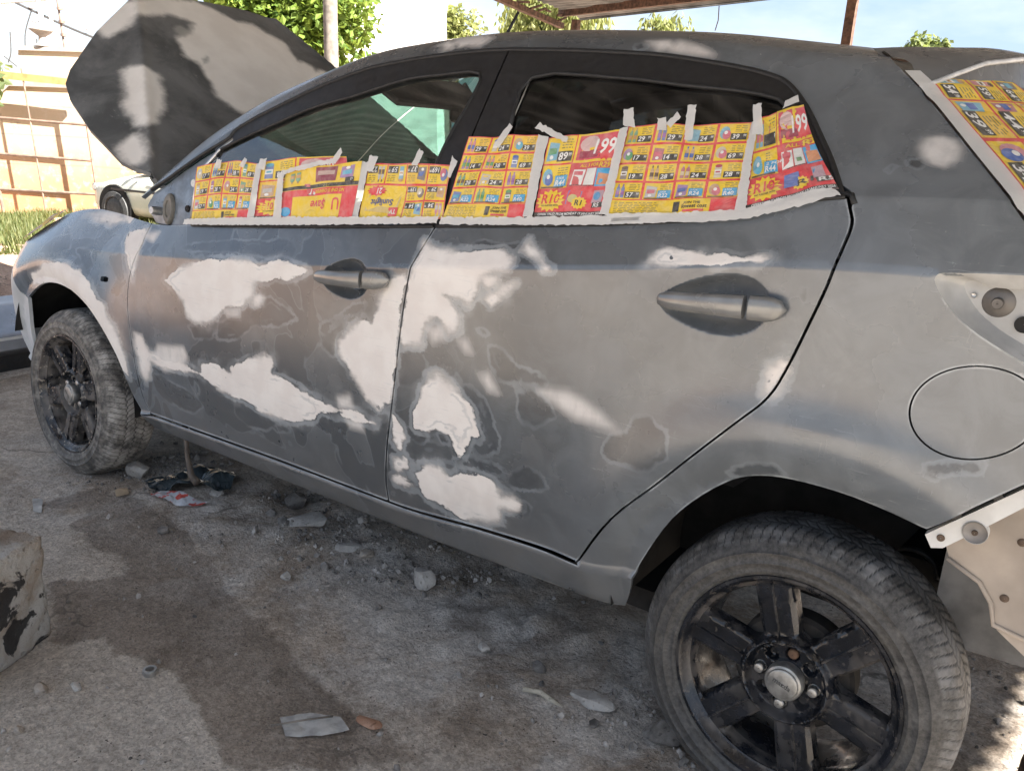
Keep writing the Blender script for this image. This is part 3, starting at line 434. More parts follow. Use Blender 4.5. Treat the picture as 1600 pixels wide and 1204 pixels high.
def make_hoodmat():
    g = NT('rubbed_black_bonnet'); p = g.obj(); n1 = g.math('SUBTRACT', g.noise(p, 14, 5, .6), .5)
    base = g.mix(g.mr(g.noise(p, 5, 6, .65, .5), .35, .65), (.075, .080, .083), (.165, .171, .174))
    ch = g.mr(g.noise(g.scale(p, (1, 1.4, 1)), 42, 5, .7), .60, .70); base = g.mix(g.math('MULTIPLY', ch, g.mr(g.noise(p, 4, 3), .42, .62, 0, .7)), base, (.26, .26, .25))
    o = g.math('ADD', g.attr('old'), g.math('MULTIPLY', n1, .04)); f = g.math('ADD', g.attr('filler'), g.math('MULTIPLY', n1, .06))
    fm = g.mr(f, .040, .000); fc = g.mix(g.mr(g.noise(p, 6, 4), .35, .65), (.74, .705, .66), (.82, .79, .745))
    col = g.mix(fm, base, fc); col = g.mix(g.math('MULTIPLY', g.mr(o, .01, -.01), .8), col, (.36, .36, .34))
    return g.set(col, g.mr(fm, 0, 1, .42, .8), 0, g.bump(ch, .15, .002), .4)
HOODM = make_hoodmat()
BLACK = simple('black_trim', (.012, .012, .013), .42, 0, .35, 60)
RUBBER = simple('window_seal_rubber', (.010, .010, .010), .6, 0, .3, 80)
DARK = simple('dark_cavity', (.012, .011, .010), .9, 0, .4, 25)
LINER = simple('wheel_arch_liner', (.011, .010, .009), .85, 0, .6, 18, .3)
CHROME = simple('worn_bright_metal', (.50, .50, .49), .35, .9, .2, 40)
BODYG = simple('grey_body_underside', (.10, .10, .10), .6, 0, .4, 12)
HANDLE = simple('silver_grey_handle_paint', (.20, .202, .198), .22, .35, .12, 22)
CUPM = simple('handle_cup_grey', (.12, .12, .115), .4, 0, .2, 22)
FABRIC = simple('dark_seat_fabric', (.015, .015, .017), .9, 0, .3, 90)
WHITEP = simple('white_primed_plastic', (.62, .62, .60), .55, 0, .10, 20)
DUSTP = simple('dusty_beige_panel', (.36, .31, .26), .85, 0, .2, 7, .2)
def make_glass(name, tint, ref=.09, dust=(.01, .06)):
    g = NT(name); t = g.n('ShaderNodeBsdfTransparent'); t.inputs[0].default_value = (*tint, 1)
    gl = g.n('ShaderNodeBsdfGlossy'); gl.inputs['Roughness'].default_value = .015; gl.inputs['Color'].default_value = (.95, .97, 1, 1)
    ge = g.n('ShaderNodeNewGeometry'); dt = g.n('ShaderNodeVectorMath', operation='DOT_PRODUCT'); g.put(dt.inputs[0], ge.outputs['Normal']); g.put(dt.inputs[1], ge.outputs['Incoming'])
    fr = g.math('ADD', g.math('MULTIPLY', g.math('POWER', g.math('SUBTRACT', 1, g.math('ABSOLUTE', dt.outputs['Value'])), 5), .95), .045)
    d = g.n('ShaderNodeBsdfDiffuse'); d.inputs['Color'].default_value = (.20, .27, .245, 1) if dust[1] > .1 else (.35, .33, .3, 1)
    dm = g.mr(g.noise(g.obj(), 9, 6, .65), .40, .72, *dust)
    m0 = g.n('ShaderNodeMixShader'); g.put(m0.inputs[0], dm); g.t.links.new(t.outputs[0], m0.inputs[1]); g.t.links.new(d.outputs[0], m0.inputs[2])
    m1 = g.n('ShaderNodeMixShader'); g.put(m1.inputs[0], g.math('ADD', g.math('MULTIPLY', fr, 1.5), ref-.05, clamp=True)); g.t.links.new(m0.outputs[0], m1.inputs[1]); g.t.links.new(gl.outputs[0], m1.inputs[2])
    g.t.links.new(m1.outputs[0], g.out.inputs['Surface']); return g.m
GLASS = make_glass('side_window_glass', (.72, .82, .78)); TINT = make_glass('dark_tint_glass', (.03, .03, .032), .02); SCREEN = make_glass('green_windscreen_glass', (.20, .38, .33), .09, (.10, .38))
# ================================================================ the car
car = tag(empty('car'), 'grey hatchback stripped for respraying, cream filler patches on its doors and bonnet up', 'car')
def nrm_at(x, s, e=.0015):
    a = S(x+e, s)-S(x-e, s); b = S(x, s+e)-S(x, s-e); n = np.cross(a, b); n /= np.linalg.norm(n, axis=1)[:, None]+1e-12
    return np.where((n[:, 1] > 0)[:, None] & (s < 1.2)[:, None], -n, n) if True else n
def fix_n(n, P_, s):
    c = np.stack([P_[:, 0], np.zeros(len(P_)), np.full(len(P_), .6)], -1); d = (n*(P_-c)).sum(1); return np.where((d < 0)[:, None], -n, n)
FIL = [np.array(p) for p in D['filler']]; OLD = [np.array(p) for p in D['old']]; SOFT = [np.array(p) for p in D['soft']]
def multi_sdf(x, s, polys, far=.06):
    d = np.full(len(x), far)
    for p in polys:
        k = (x > p[:, 0].min()-far) & (x < p[:, 0].max()+far) & (s > p[:, 1].min()-far) & (s < p[:, 1].max()+far)
        if k.any(): d[k] = np.minimum(d[k], sdf(x[k], s[k], p))
    return d
def soft_mask(x, s):
    m = np.zeros(len(x))
    for p in SOFT:
        k = (x > p[:, 0].min()-.06) & (x < p[:, 0].max()+.06) & (s > p[:, 1].min()-.06) & (s < p[:, 1].max()+.06)
        if k.any(): t = np.clip((.012-sdf(x[k], s[k], p))/.024, 0, 1); m[k] = np.maximum(m[k], t*t*(3-2*t))
    return m
ROWS = [SK[1], SK[2], SK[3], SK[7], SK[8], SK[10]]
def panel(name, outer, holes=(), mat=None, parent=None, step=.009, off=0., hem=.012, paint=True, mirror=False, extra=None, fine=()):
    V, T = cdt(outer, list(holes), step, ROWS, True, fine)
    x, s = V[:, 0], V[:, 1]; P_ = S(x, s); n = fix_n(nrm_at(x, s), P_, s)
    if extra is not None: P_ = P_+n*extra(x, s, P_)[:, None]
    P_ = P_+n*off
    # consistent winding: outwards
    a, b, c = P_[T[0][0]], P_[T[0][1]], P_[T[0][2]]
    fl = ((np.cross(P_[T[:, 1]]-P_[T[:, 0]], P_[T[:, 2]]-P_[T[:, 0]])*n[T[:, 0]]).sum(1) < 0); T = np.where(fl[:, None], T[:, ::-1], T)
    at = {}
    if paint:
        at = dict(filler=multi_sdf(x, s, FIL), old=multi_sdf(x, s, OLD, .08), soft=soft_mask(x, s))
        ed = np.abs(sdf(x, s, dens(outer, step)))
        for h in holes: ed = np.minimum(ed, np.abs(sdf(x, s, h)))
        at['edge'] = np.clip(ed, 0, .05)
    F = [tuple(t) for t in T]; VV = P_; NN = n
    if hem:
        be = boundary(T); ids = sorted({i for e in be for i in e}); mp_ = {i: k for k, i in enumerate(ids)}; m = len(P_); q = len(ids)
        lat = np.zeros((q, 3))
        for a, b in be:
            l = np.cross(P_[b]-P_[a], n[a]); lat[mp_[a]] += l; lat[mp_[b]] += l
        lat /= np.linalg.norm(lat, axis=1)[:, None]+1e-12
        top = P_[ids]; low = P_[ids]-n[ids]*hem-lat*.0015
        VV = np.vstack([P_, top, low]); NN = np.vstack([n, lat, lat])
        F += [(m+mp_[b], m+mp_[a], m+q+mp_[a], m+q+mp_[b]) for a, b in be]
        for k in at: at[k] = np.concatenate([at[k], at[k][ids], at[k][ids]])
        if 'edge' in at: at['edge'][m:] = .05
    o = mesh(name, VV, F, mat or PAINT, parent or car, True, NN, at)
    if mirror:
        V2 = VV*[1, -1, 1]; N2 = NN*[1, -1, 1]
        at2 = {k: np.full(len(V2), .05) if k != 'soft' else np.zeros(len(V2)) for k in at}
        o2 = mesh(name, V2, [f[::-1] for f in F], mat or PAINT, parent if (parent and mirror is True) else car, True, N2, at2)
        return o, o2
    return o
shF = smooth_line(D['shutF'], 4); shB = smooth_line(D['shutB'], 4); shR = smooth_line(D['shutR'], 4)
def sh(line, dx, ds=0): return [(a+dx, b+ds) for a, b in line]
grF = smooth_line(D['grooveF'][1:], 4); grR = smooth_line(D['grooveR'], 4)
arF = smooth_line(D['archF'], 4); arR = smooth_line(D['archR'], 5)
BOT = .0740
# --- doors
fdoor_poly = [(-1.943, .7085)]+shF+[(-1.945, BOT)]+[(-1.93, BOT), (-.9685, BOT)]+sh(shB, -.0022)+[(-.8605, .7085)]
front_door, front_door2 = panel('front_door', fdoor_poly, mirror=2, fine=[(-1.185, -.995, .49, .64, .0036)])
rdoor_poly = [(-.8545, .7085)]+sh(shB, .0022)[::-1]+[(-.958, BOT), (-.4285, BOT)]+sh(shR, -.0025)+[(-.0275, .7085)]
rear_door, rear_door2 = panel('rear_door', rdoor_poly, mirror=2, fine=[(-.315, -.09, .465, .60, .0036)])
# --- side frame: sill, A pillar, roof rail, C pillar, rear quarter in one pressing
hat = D['hatch']; TOP = 1.19
fl_c = (.2085, .4345)
flap_poly = [(fl_c[0]+.0835*math.cos(t)+.010*math.sin(t), fl_c[1]+.0585*math.sin(t)) for t in np.linspace(0, 2*math.pi, 56, endpoint=False)]
tail = D['tail'][:4]+[(.30, .6125), (.42, .615), (.42, .46), (.30, .485)]+D['tail'][6:]
tail_poly = smooth_line(tail[:4], 3)+tail[4:8]+smooth_line(tail[8:]+tail[:1], 3)[:-1]
rq = [(hat[-1][0]+.05, .62), (.36, .56), (.50, .50), (.55, .44), (.47, .42)]
sidep = [(-2.02, 1.135), (-2.005, TOP)]+[(x, TOP) for x in np.linspace(-1.95, -.085, 40)]+[tuple(h) for h in hat]+[(.262, .628), (.45, .628), (.56, .60), (.58, .42), (.42, .40)]
sidep += [tuple(c) for c in D['cut']][::-1]+arR[::-1]+[(-.345, 0), (-1.985, 0)]+[(-2.001, .03), (-2.001, .058), (-1.94, .068), (-.958, .070), (-.42, .0665)]
sidep += sh(shR, .0028)+[(-.017, .7085), (-.027, .735)]+[(a+.006, b+.003) for a, b in grR[::-1][1:]]+[(a+.001, b+.004) for a, b in grF[::-1][1:]]
side_frame, side_frame2 = panel('side_frame', sidep, [flap_poly, tail_poly], mirror=2)
inner_fl = [(fl_c[0]+(a-fl_c[0])*.966, fl_c[1]+(b-fl_c[1])*.966) for a, b in flap_poly]
panel('fuel_flap', inner_fl, parent=side_frame, hem=.010)
# taillight recess: wall and floor
def recess(poly, depth, inset, name, mat, parent):
    P2 = np.array(dens(poly, .008)); c = P2.mean(0); n2 = len(P2); rings = []
    for k, (t, d) in enumerate([(0, 0), (.004, .006), (.5, .7), (1, 1)]):
        q = P2+(c-P2)*inset*t; X, Sg = q[:, 0], q[:, 1]; p3 = S(X, Sg); nn = fix_n(nrm_at(X, Sg), p3, Sg); rings.append(p3-nn*depth*d)
    V, T = cdt([tuple(v) for v in (P2+(c-P2)*inset)], [], .012); p3 = S(V[:, 0], V[:, 1]); nn = fix_n(nrm_at(V[:, 0], V[:, 1]), p3, V[:, 1])
    p3 = p3-nn*(depth+.012*np.sin(V[:, 0]*60)[:, None]*np.sin(V[:, 1]*50)[:, None]*0)
    VV = np.vstack(rings+[p3]); F = [(k*n2+i, k*n2+(i+1) % n2, (k+1)*n2+(i+1) % n2, (k+1)*n2+i) for k in range(3) for i in range(n2)]+[tuple(t+4*n2) for t in T]
    o = mesh(name, VV, F, mat, parent); bm = bmesh.new(); bm.from_mesh(o.data); bmesh.ops.recalc_face_normals(bm, faces=bm.faces); bm.to_mesh(o.data); bm.free()
    return auto(o, 40)
RECM = simple('primed_lamp_recess', (.36, .36, .35), .4, 0, .2, 14)
lamp = recess(tail_poly, .038, .22, 'tail_lamp_recess', RECM, side_frame)
sp = S(np.array([.2066]), np.array([.5682]))[0]
b = MB(); b.lathe([(.001, -.012), (.007, -.012), (.008, -.008), (.008, 0), (.019, .002), (.024, .006), (.026, .012)], 28, 'y', (sp[0], sp[1]+.034, sp[2])); auto(b.build('screw_boss', simple('dirty_screw', (.12, .11, .10), .45, .4), side_frame))
# flap well
b = MB(); cc = S(np.array([fl_c[0]]), np.array([fl_c[1]]))[0]; b.lathe([(.100, .020), (.001, .022)], 40, 'y', tuple(cc)); b.build('fuel_flap_well', DARK, side_frame, True)
# --- front fender and bumper corner
fend = [(-1.9475, .7085)]+sh(shF, -.003)+[(-1.958, .0705), (-1.9985, .064)]+arF[::-1]+[(-2.735, .36), (-2.76, .48), (-2.80, .56), (-2.79, .62), (-2.72, .675), (-2.60, .7085)]
ind = D['ind'][0]
ind_poly = [(ind[0]+.0205*np.sign(math.cos(t))*abs(math.cos(t))**.6, ind[1]+.0095*np.sign(math.sin(t))*abs(math.sin(t))**.6) for t in np.linspace(0, 2*math.pi, 24, endpoint=False)]
front_fender, f2 = panel('front_fender', fend, [ind_poly], mirror=2)
bump = [(-2.693, .335), (-2.735, .355), (-2.765, .48), (-2.806, .56), (-2.95, .57), (-3.10, .55), (-3.10, .02), (-2.75, .0), (-2.735, .06), (-2.715, .17), (-2.70, .25)]
BUMPM = simple('pale_primed_bumper', (.46, .485, .50), .5, 0, .12, 8)
panel('front_bumper', bump, mat=BUMPM, mirror=2, step=.015, paint=False)
# bumper middle and radiator opening
b = MB()
for z0, z1 in ((.24, .42), (.58, .74)):
    X = []; 
    for y in np.linspace(-.45, .45, 13): X.append((-3.16+.18*abs(y)**2/.2, y))
    n = len(X); V = [(x, y, z0) for x, y in X]+[(x-.02, y, (z0+z1)/2) for x, y in X]+[(x+.03, y, z1) for x, y in X]
    b.add(V, [(k*n+i, k*n+i+1, (k+1)*n+i+1, (k+1)*n+i) for k in range(2) for i in range(n-1)])
b.build('bumper_beam', BUMPM, car, True)
b = MB(); b.box((-2.86, 0, .50), (.05, 1.1, .42)); b.build('radiator', DARK, car)
# headlight masked with a flyer strip
hl = [(-2.70, .645), (-2.62, .70), (-2.60, .7095), (-2.72, .715), (-2.86, .68), (-2.93, .60), (-2.80, .585)]
HLM = NT('masked_headlamp'); pz = HLM.obj(); HLM.set(HLM.mix(HLM.mr(HLM.noise(pz, 34, 2), .48, .52), (.62, .42, .03), HLM.mix(HLM.mr(HLM.noise(pz, 50, 2), .45, .55), (.25, .05, .06), (.55, .5, .4))), .6)
V, T = cdt(hl, [], .02); x, s = V[:, 0], V[:, 1]; P_ = S(x, s); P_[:, 2] += .016; mesh('headlamp', P_, [tuple(t) for t in T], HLM.m, car)
mesh('headlamp', P_*[1, -1, 1], [tuple(t)[::-1] for t in T], HLM.m, car)
# --- roof and glass
roofp = [(x, TOP+.001) for x in np.linspace(-1.30, -.085, 40)]+[(-.04, 1.30), (.03, 1.67)]+[(-1.22, 1.67)]
r1, r2 = panel('roof', roofp, step=.02, hem=0, mirror=2)
wsp = [(x, TOP+.004) for x in np.linspace(-1.99, -1.305, 16)]+[(-1.225, 1.668), (-2.03, 1.668)]
panel('windscreen', wsp, mat=SCREEN, step=.04, hem=0, paint=False, off=-.004, mirror=2)
for gp, nm, m, dr, d2 in ((D['glassF'], 'window_glass', GLASS, front_door, front_door2), (D['glassR'], 'window_glass', TINT, rear_door, rear_door2)):
    gp = smooth_line([tuple(g) for g in gp[1:-1]], 3); lo = [(gp[0][0]-.002, .69), ]; hi = [(gp[-1][0]+.006, .69)]
    poly = hi+lo+gp
    a, c = panel(nm, poly, mat=m, step=.03, hem=0, paint=False, off=-.006, parent=dr, mirror=2); c.parent = d2
# window frames: everything between the belt, the groove and the glass
gF = smooth_line([tuple(g) for g in D['glassF'][2:-1]], 3); gR = smooth_line([tuple(g) for g in D['glassR'][1:-1]], 3)
bp = D['bpil']
frameF = [(-1.70, .99), (-1.72, 1.035)]+[q for q in grF if q[0] > -1.70]+[(-.8425, 1.079)]+[(x-.002, s) for x, s in bp[::-1][1:]]+[(-.8455, .709), (-.905, .709)]+[(x+.001, s) for x, s in gF[::-1]]
a, c = panel('window_frame', frameF, mat=BLACK, parent=front_door, step=.012, paint=False, hem=.02, mirror=2); c.parent = front_door2
frameR = [(-.8395, .709)]+[(x+.002, s) for x, s in bp[1:]]+grR+[(-.0300, .709), (-.0535, .709)]+gR[::-1]+[(-.7475, .709)]
a, c = panel('window_frame', frameR, mat=BLACK, parent=rear_door, step=.012, paint=False, hem=.02, mirror=2); c.parent = rear_door2
# seal line around the door openings
def ribbon(name, pts, r, mat, parent, off=0.0):
    x = np.array([p[0] for p in pts]); s = np.array([p[1] for p in pts]); P_ = S(x, s); n = fix_n(nrm_at(x, s), P_, s); b = MB(); b.tube(P_+n*off, r, 8); return b.build(name, mat, parent, True)
ribbon('door_seal', [(a+.001, b+.003) for a, b in grF]+[(a+.003, b+.002) for a, b in grR[1:]]+[(-.022, .72), (-.0135, .70)], .0052, RUBBER, side_frame, -.001)
ribbon('glass_run_seal', [(x-.001, s+.002) for x, s in gF], .0045, RUBBER, front_door, -.001)
ribbon('glass_run_seal', [(x, s+.002) for x, s in gR], .0045, RUBBER, rear_door, -.001)
ribbon('belt_seal', [(x, .7105) for x in np.linspace(-1.73, -.862, 20)], .0038, RUBBER, front_door, .002)
ribbon('belt_seal', [(x, .7105) for x in np.linspace(-.852, -.03, 20)], .0038, RUBBER, rear_door, .002)
ribbon('pillar_trim', [(-.7535, s) for s in np.linspace(.80, 1.02, 8)], .0016, CHROME, rear_door, -.002)
# mirror sail: bare metal triangle with the mirror taken off
sail = [(-1.944, .712), (-1.735, .712), (-1.752, .955), (-1.70, 1.005), (-1.71, 1.036)]+[(x, s-.004) for x, s in grF[::-1] if x < -1.71]+[(-1.985, 1.0), (-1.975, .86)]
SAILM = simple('bare_blue_grey_metal', (.17, .20, .235), .34, .15, .3, 26)
sa = panel('mirror_sail', sail, mat=SAILM, parent=front_door, step=.014, paint=False, off=-.012, hem=0)
def on(x, s, out=0):
    x = np.array([x]); s = np.array([s]); p = S(x, s); n = fix_n(nrm_at(x, s), p, s); return p[0]+n[0]*out, n[0]
pc, pn = on(-1.868, .835, -.012); q = Vector(pn).to_track_quat('Y', 'Z').to_matrix()
def placed(b, pc, q, name, mat, parent, smooth=True):
    V = np.concatenate(b.V) @ np.array(q).T+pc; b.V = [V]; o = b.build(name, mat, parent, smooth); return auto(o, 40)
b = MB(); b.lathe([(.001, .006), (.020, .006), (.021, .009), (.034, .010), (.039, .006), (.040, 0)], 30); V = np.concatenate(b.V); V[:, 0] *= .62; V[:, 2] *= 1.12; b.V = [V]
placed(b, pc, q, 'mirror_gasket', simple('weathered_gasket', (.12, .115, .10), .55), front_door)
b = MB(); b.lathe([(.001, .004), (.009, .004), (.010, .0)], 20); placed(b, on(-1.78, .80, -.011)[0], q, 'bolt_hole', DARK, front_door)
b = MB(); b.lathe([(.001, .004), (.010, .004), (.012, .0)], 20); placed(b, on(-1.775, .93, -.011)[0], q, 'grommet', WHITEP, front_door)
b = MB(); b.lathe([(.001, .03), (.010, .03), (.012, .02), (.012, 0)], 16); placed(b, on(-1.915, .845, -.012)[0], q, 'mirror_bolt', CHROME, front_door)
V, T = cdt([(-1.965, .85), (-1.935, .80), (-1.93, .92)], [], .03); P_ = S(V[:, 0], V[:, 1]); P_ += fix_n(nrm_at(V[:, 0], V[:, 1]), P_, V[:, 1])*-.010; mesh('sail_opening', P_, [tuple(t) for t in T], DARK, front_door)
ribbon('glass_channel', [(-1.742, .715), (-1.757, .95), (-1.70, 1.015), (-1.66, 1.03)], .0055, CHROME, front_door, -.003)
ribbon('glass_channel', [(-1.728, .715), (-1.742, .94)], .0035, BLACK, front_door, -.001)
# --- door handles
def handle(x0, x1, s0, s1, split, parent):
    b = MB(); n = 26; rows = []
    for t in np.linspace(0, 1, n):
        x = x0+(x1-x0)*t; s = s0+(s1-s0)*t
        xa = np.array([x]); sa_ = np.array([s]); bx, by, bz = base(xa, sa_); p = np.array([bx[0], by[0], bz[0]])
        hh = .0175*(min(1, math.sqrt(max(0, 1-((.16-t)/.16)**2))) if t < .16 else (min(1, math.sqrt(max(0, 1-((t-.86)/.14)**2))) if t > .86 else 1))*(.84+.40*t); hh = max(hh, .0008)
        lift = .022*math.sin(math.pi*min(1, t*1.02))**.6+.009
        ring = []
        for a in np.linspace(0, 2*math.pi, 14, endpoint=False):
            ca, sa2 = math.cos(a), math.sin(a); ring.append(p+np.array([0, -lift+.011*(-np.sign(ca)*abs(ca)**.7)*min(1, hh/.010), hh*np.sign(sa2)*abs(sa2)**.75]))
        rows.append(ring)
    k0 = int(split*n)
    for nm, ra in (('door_handle', rows[:k0+1]), ('lock_cap', rows[k0+1:])):
        m = len(ra); V = [v for r in ra for v in r]; F = [(i*14+k, i*14+(k+1) % 14, (i+1)*14+(k+1) % 14, (i+1)*14+k) for i in range(m-1) for k in range(14)]+[tuple(range(14))[::-1], tuple(range((m-1)*14, m*14))]
        bb = MB(); bb.add(V, F); auto(bb.build(nm, HANDLE, parent, True), 50)
handle(-1.174, -.938, .572, .566, .72, front_door); handle(-.302, -.076, .543, .534, .73, rear_door)
# --- raised bonnet
ho = HOOD_OUT+[(x, -y) for x, y in HOOD_OUT[::-1][1:]]; ho = dens(ho, .02)
V, T = cdt(ho, [], .016); x, y = V[:, 0], V[:, 1]; P_ = hood(x, y); e = .001
n = np.cross(hood(x+e, y)-hood(x-e, y), hood(x, y+e)-hood(x, y-e)); n /= np.linalg.norm(n, axis=1)[:, None]; n = np.where((n[:, 2] < 0)[:, None], -n, n)
fl = ((np.cross(P_[T[:, 1]]-P_[T[:, 0]], P_[T[:, 2]]-P_[T[:, 0]])*n[T[:, 0]]).sum(1) < 0); T = np.where(fl[:, None], T[:, ::-1], T)
HF = [np.array(p) for p in D['hoodf']]+[np.array([(-2.42, -.20), (-2.20, -.22), (-2.04, -.10), (-2.03, .55), (-2.45, .60), (-2.62, .34), (-2.60, .12)])]; HO = [np.array(p) for p in D['hoodo']]
be = boundary(T); ids = sorted({i for q in be for i in q}); mp_ = {i: k for k, i in enumerate(ids)}; m = len(P_); k = len(ids)
VV = np.vstack([P_, P_[ids], P_[ids]-n[ids]*.018, P_-n*.018]); c0 = P_.mean(0); lat = P_[ids]-c0; lat /= np.linalg.norm(lat, axis=1)[:, None]
NN = np.vstack([n, lat, lat, -n]); F = [tuple(t) for t in T]+[(m+mp_[b], m+mp_[a], m+k+mp_[a], m+k+mp_[b]) for a, b in be]+[tuple(t[::-1]+m+2*k) for t in T]
at = dict(filler=multi_sdf(x, y, HF, .1), old=multi_sdf(x, y, HO, .1)); at = {q: np.concatenate([v, v[ids], np.full(k, .1), np.full(m, .1)]) for q, v in at.items()}
bonnet = mesh('bonnet', VV, F, HOODM, car, True, NN, at)
b = MB(); b.tube([(-2.05, -.60, .93), (-2.08, -.60, 1.02), (-2.03, -.60, 1.06)], .012, 8); b.build('bonnet_hinge', BODYG, car)
b = MB(); b.tube([(-2.75, .5, .78), (-2.62, .5, 1.35)], .006, 8); b.build('bonnet_prop', BODYG, car)
# engine bay and cowl
b = MB(); b.box((-2.42, 0, .62), (.75, .95, .30), bev=.04); b.box((-2.30, .2, .80), (.35, .5, .08), bev=.02); b.build('engine', DARK, car)
b = MB(); b.prism([(-2.08, .80), (-2.06, .90), (-1.98, .955), (-1.93, .96), (-1.90, .80)], 'y', -.70, .70); b.build('cowl', BLACK, car)
# --- inner structure closing the shut gaps, floor, arches
inner = [(-1.96, .10), (-.45, .10), (-.36, .20), (-.20, .32), (-.05, .40), (.0, .50), (.0, .69), (-1.90, .69), (-1.97, .6), (-1.99, .4)]
panel('door_aperture', inner, mat=DARK, step=.03, paint=False, off=-.030, hem=0, mirror=2)
b = MB(); b.box((-1.15, 0, .275), (1.66, 1.36, .05)); b.box((.12, 0, .40), (.70, .9, .10)); b.box((-2.6, 0, .33), (.6, .9, .1)); b.build('floor_pan', DARK, car)
for cx, cz, r in ARCH:
    for sg in (-1, 1):
        b = MB(); q = np.linspace(.30, math.pi+.10, 36) if cx < -1 else np.linspace(-.1, 2.12, 36); rr = r+.022
        A = np.stack([cx-rr*np.cos(q), np.full(36, sg*.80), cz+rr*np.sin(q)], -1); B = A.copy(); B[:, 1] = sg*.46; A2 = A.copy()
        b.add(np.vstack([A, B]), [(i, i+1, 36+i+1, 36+i) for i in range(35)]); b.add(np.vstack([B, [[cx, sg*.46, cz-.05]]]), [(i, i+1, 36) for i in range(35)])
        b.build('wheel_arch_liner', LINER, car, True)
# rear end: bumper bracket, inner panel, tail, hatch
brp = [(.178, .659), (.30, .779), (.46, .815), (.46, .785), (.302, .748), (.262, .704), (.206, .645), (.190, .640)]
b = MB(); b.prism(brp, 'y', -.818, -.800); b.lathe([(.0165, -.002), (.0180, -.004), (.0185, 0), (.0185, .012)], 30, 'y', (.2435, -.816, .6845)); o = b.build('bumper_bracket', WHITEP, car)
b = MB(); b.lathe([(.001, .002), (.0168, .002), (.0168, .0)], 26, 'y', (.2435, -.8205, .6845)); b.build('bracket_cup', simple('cup_shadowed_plastic', (.30, .28, .26), .6), car, True)
b = MB(); b.lathe([(.001, -.002), (.0055, -.002), (.006, 0)], 16, 'y', (.2005, -.8185, .661)); b.build('bracket_screw', simple('rusty_screw', (.10, .07, .05), .7, .3), car); b = MB(); b.lathe([(.001, -.003), (.004, -.003), (.0045, 0)], 16, 'y', (.2435, -.8195, .6845)); b.build('bracket_screw', MATS['rusty_screw'], car)
for x_, z_ in ((.215, .705), (.262, .750)):
    b = MB(); b.box((x_, -.8195, z_), (.014, .006, .008), np.array(Matrix.Rotation(-.75, 3, 'Y'))); b.build('bracket_clip', BLACK, car)
ip = [(.195, .640), (.29, .72), (.55, .78), (.60, .50), (.36, .495), (.292, .508), (.282, .545), (.262, .572), (.215, .595)]
b = MB(); b.prism(ip, 'y', -.745, -.70); b.prism([(.30, .50), (.60, .50), (.60, .46), (.36, .46)], 'y', -.74, .74); o = b.build('rear_inner_panel', DUSTP, car)
b = MB(); b.prism([(.20, .40), (.20, 1.08), (.42, 1.10), (.60, .95), (.64, .75), (.60, .42)], 'y', -.66, .66); b.build('tailgate', BODYG, car)
# hatch glass: ruled from the pillar edge to the centre line
hx = smooth_line([tuple(h) for h in hat]+[(.262, .628)], 6); X = np.array([h[0] for h in hx]); SS_ = np.array([h[1] for h in hx]); HE = S(X, SS_)
HW = np.linspace(0, 1, 25)
def hatch(t, w):
    """t along the pillar edge (0..1), w from near edge 0 to far edge 1"""
    t = np.asarray(t, float); w = np.asarray(w, float); k = np.clip(t, 0, 1)*(len(HE)-1); i = np.clip(k.astype(int), 0, len(HE)-2); f = (k-i)[..., None]; e = HE[i]*(1-f)+HE[i+1]*f
    p = e.copy(); u = 2*w-1; p[..., 1] = e[..., 1]*(-u); bul = 1-np.abs(u)**2.4; p[..., 0] += (.165+.03*t)*bul; p[..., 2] += .012*bul; return p
tt, ww = np.meshgrid(np.linspace(0, 1, 24), HW, indexing='ij'); G = hatch(tt, ww); nI, nJ = tt.shape
mesh('hatch_glass', G.reshape(-1, 3), [(i*nJ+j, i*nJ+j+1, (i+1)*nJ+j+1, (i+1)*nJ+j) for i in range(nI-1) for j in range(nJ-1)], TINT, car)
# roof spoiler: top skin, lip, underside
ys = np.linspace(-1, 1, 41); V = []; 
for u in ys:
    a = abs(u)
    front = np.array([-.100+.11*(1-a**2), u*.495, 1.405+.034*(1-a**2)])
    ak = [0, .54, .755, .935, 1]
    lip = np.array([np.interp(a, ak, [.20, .121, .076, .027, .006]), u*.576, np.interp(a, ak, [1.42, 1.405, 1.386, 1.350, 1.334])])
    under = np.array([np.interp(a, [0, .54, .81, 1], [.21, .125, .066, .004]), u*.572, np.interp(a, [0, .54, .81, 1], [1.350, 1.346, 1.344, 1.330])])
    mid = .5*front+.5*lip+np.array([0, 0, .012*(1-a**4)])
    V += [front+[0, 0, .002], mid, lip+[-.006, 0, .006], lip, lip+[-.008, 0, -.006], under]
n6 = 6; F = [(i*n6+k, i*n6+k+1, (i+1)*n6+k+1, (i+1)*n6+k) for i in range(40) for k in range(5)]+[tuple(range(6)), tuple(range(40*6, 41*6))[::-1]]
n_ = len(V); b = MB(); b.add(V, F); SPM = simple('sanded_spoiler_grey', (.115, .120, .126), .24, 0, .15, 9, spec=.8); spo = b.build('roof_spoiler', SPM, car, True); auto(spo, 60)
lp = [np.array(V[i*6+3])+[.001, 0, .0005] for i in range(41)]; b = MB(); b.tube(lp, .0042, 8); b.build('lip_highlight', simple('pale_highlight_edge', (.50, .51, .52), .4), spo, True)  # highlight on the spoiler edge, added as a pale coloured tube
b = MB(); b.tube([(-.080, -.496, 1.398), (-.03, -.533, 1.366), (.003, -.560, 1.336)], .0045, 8); b.tube([(-.066, -.505, 1.384), (-.028, -.530, 1.358)], .0062, 8); b.build('roof_ditch_trim', BLACK, car, True)
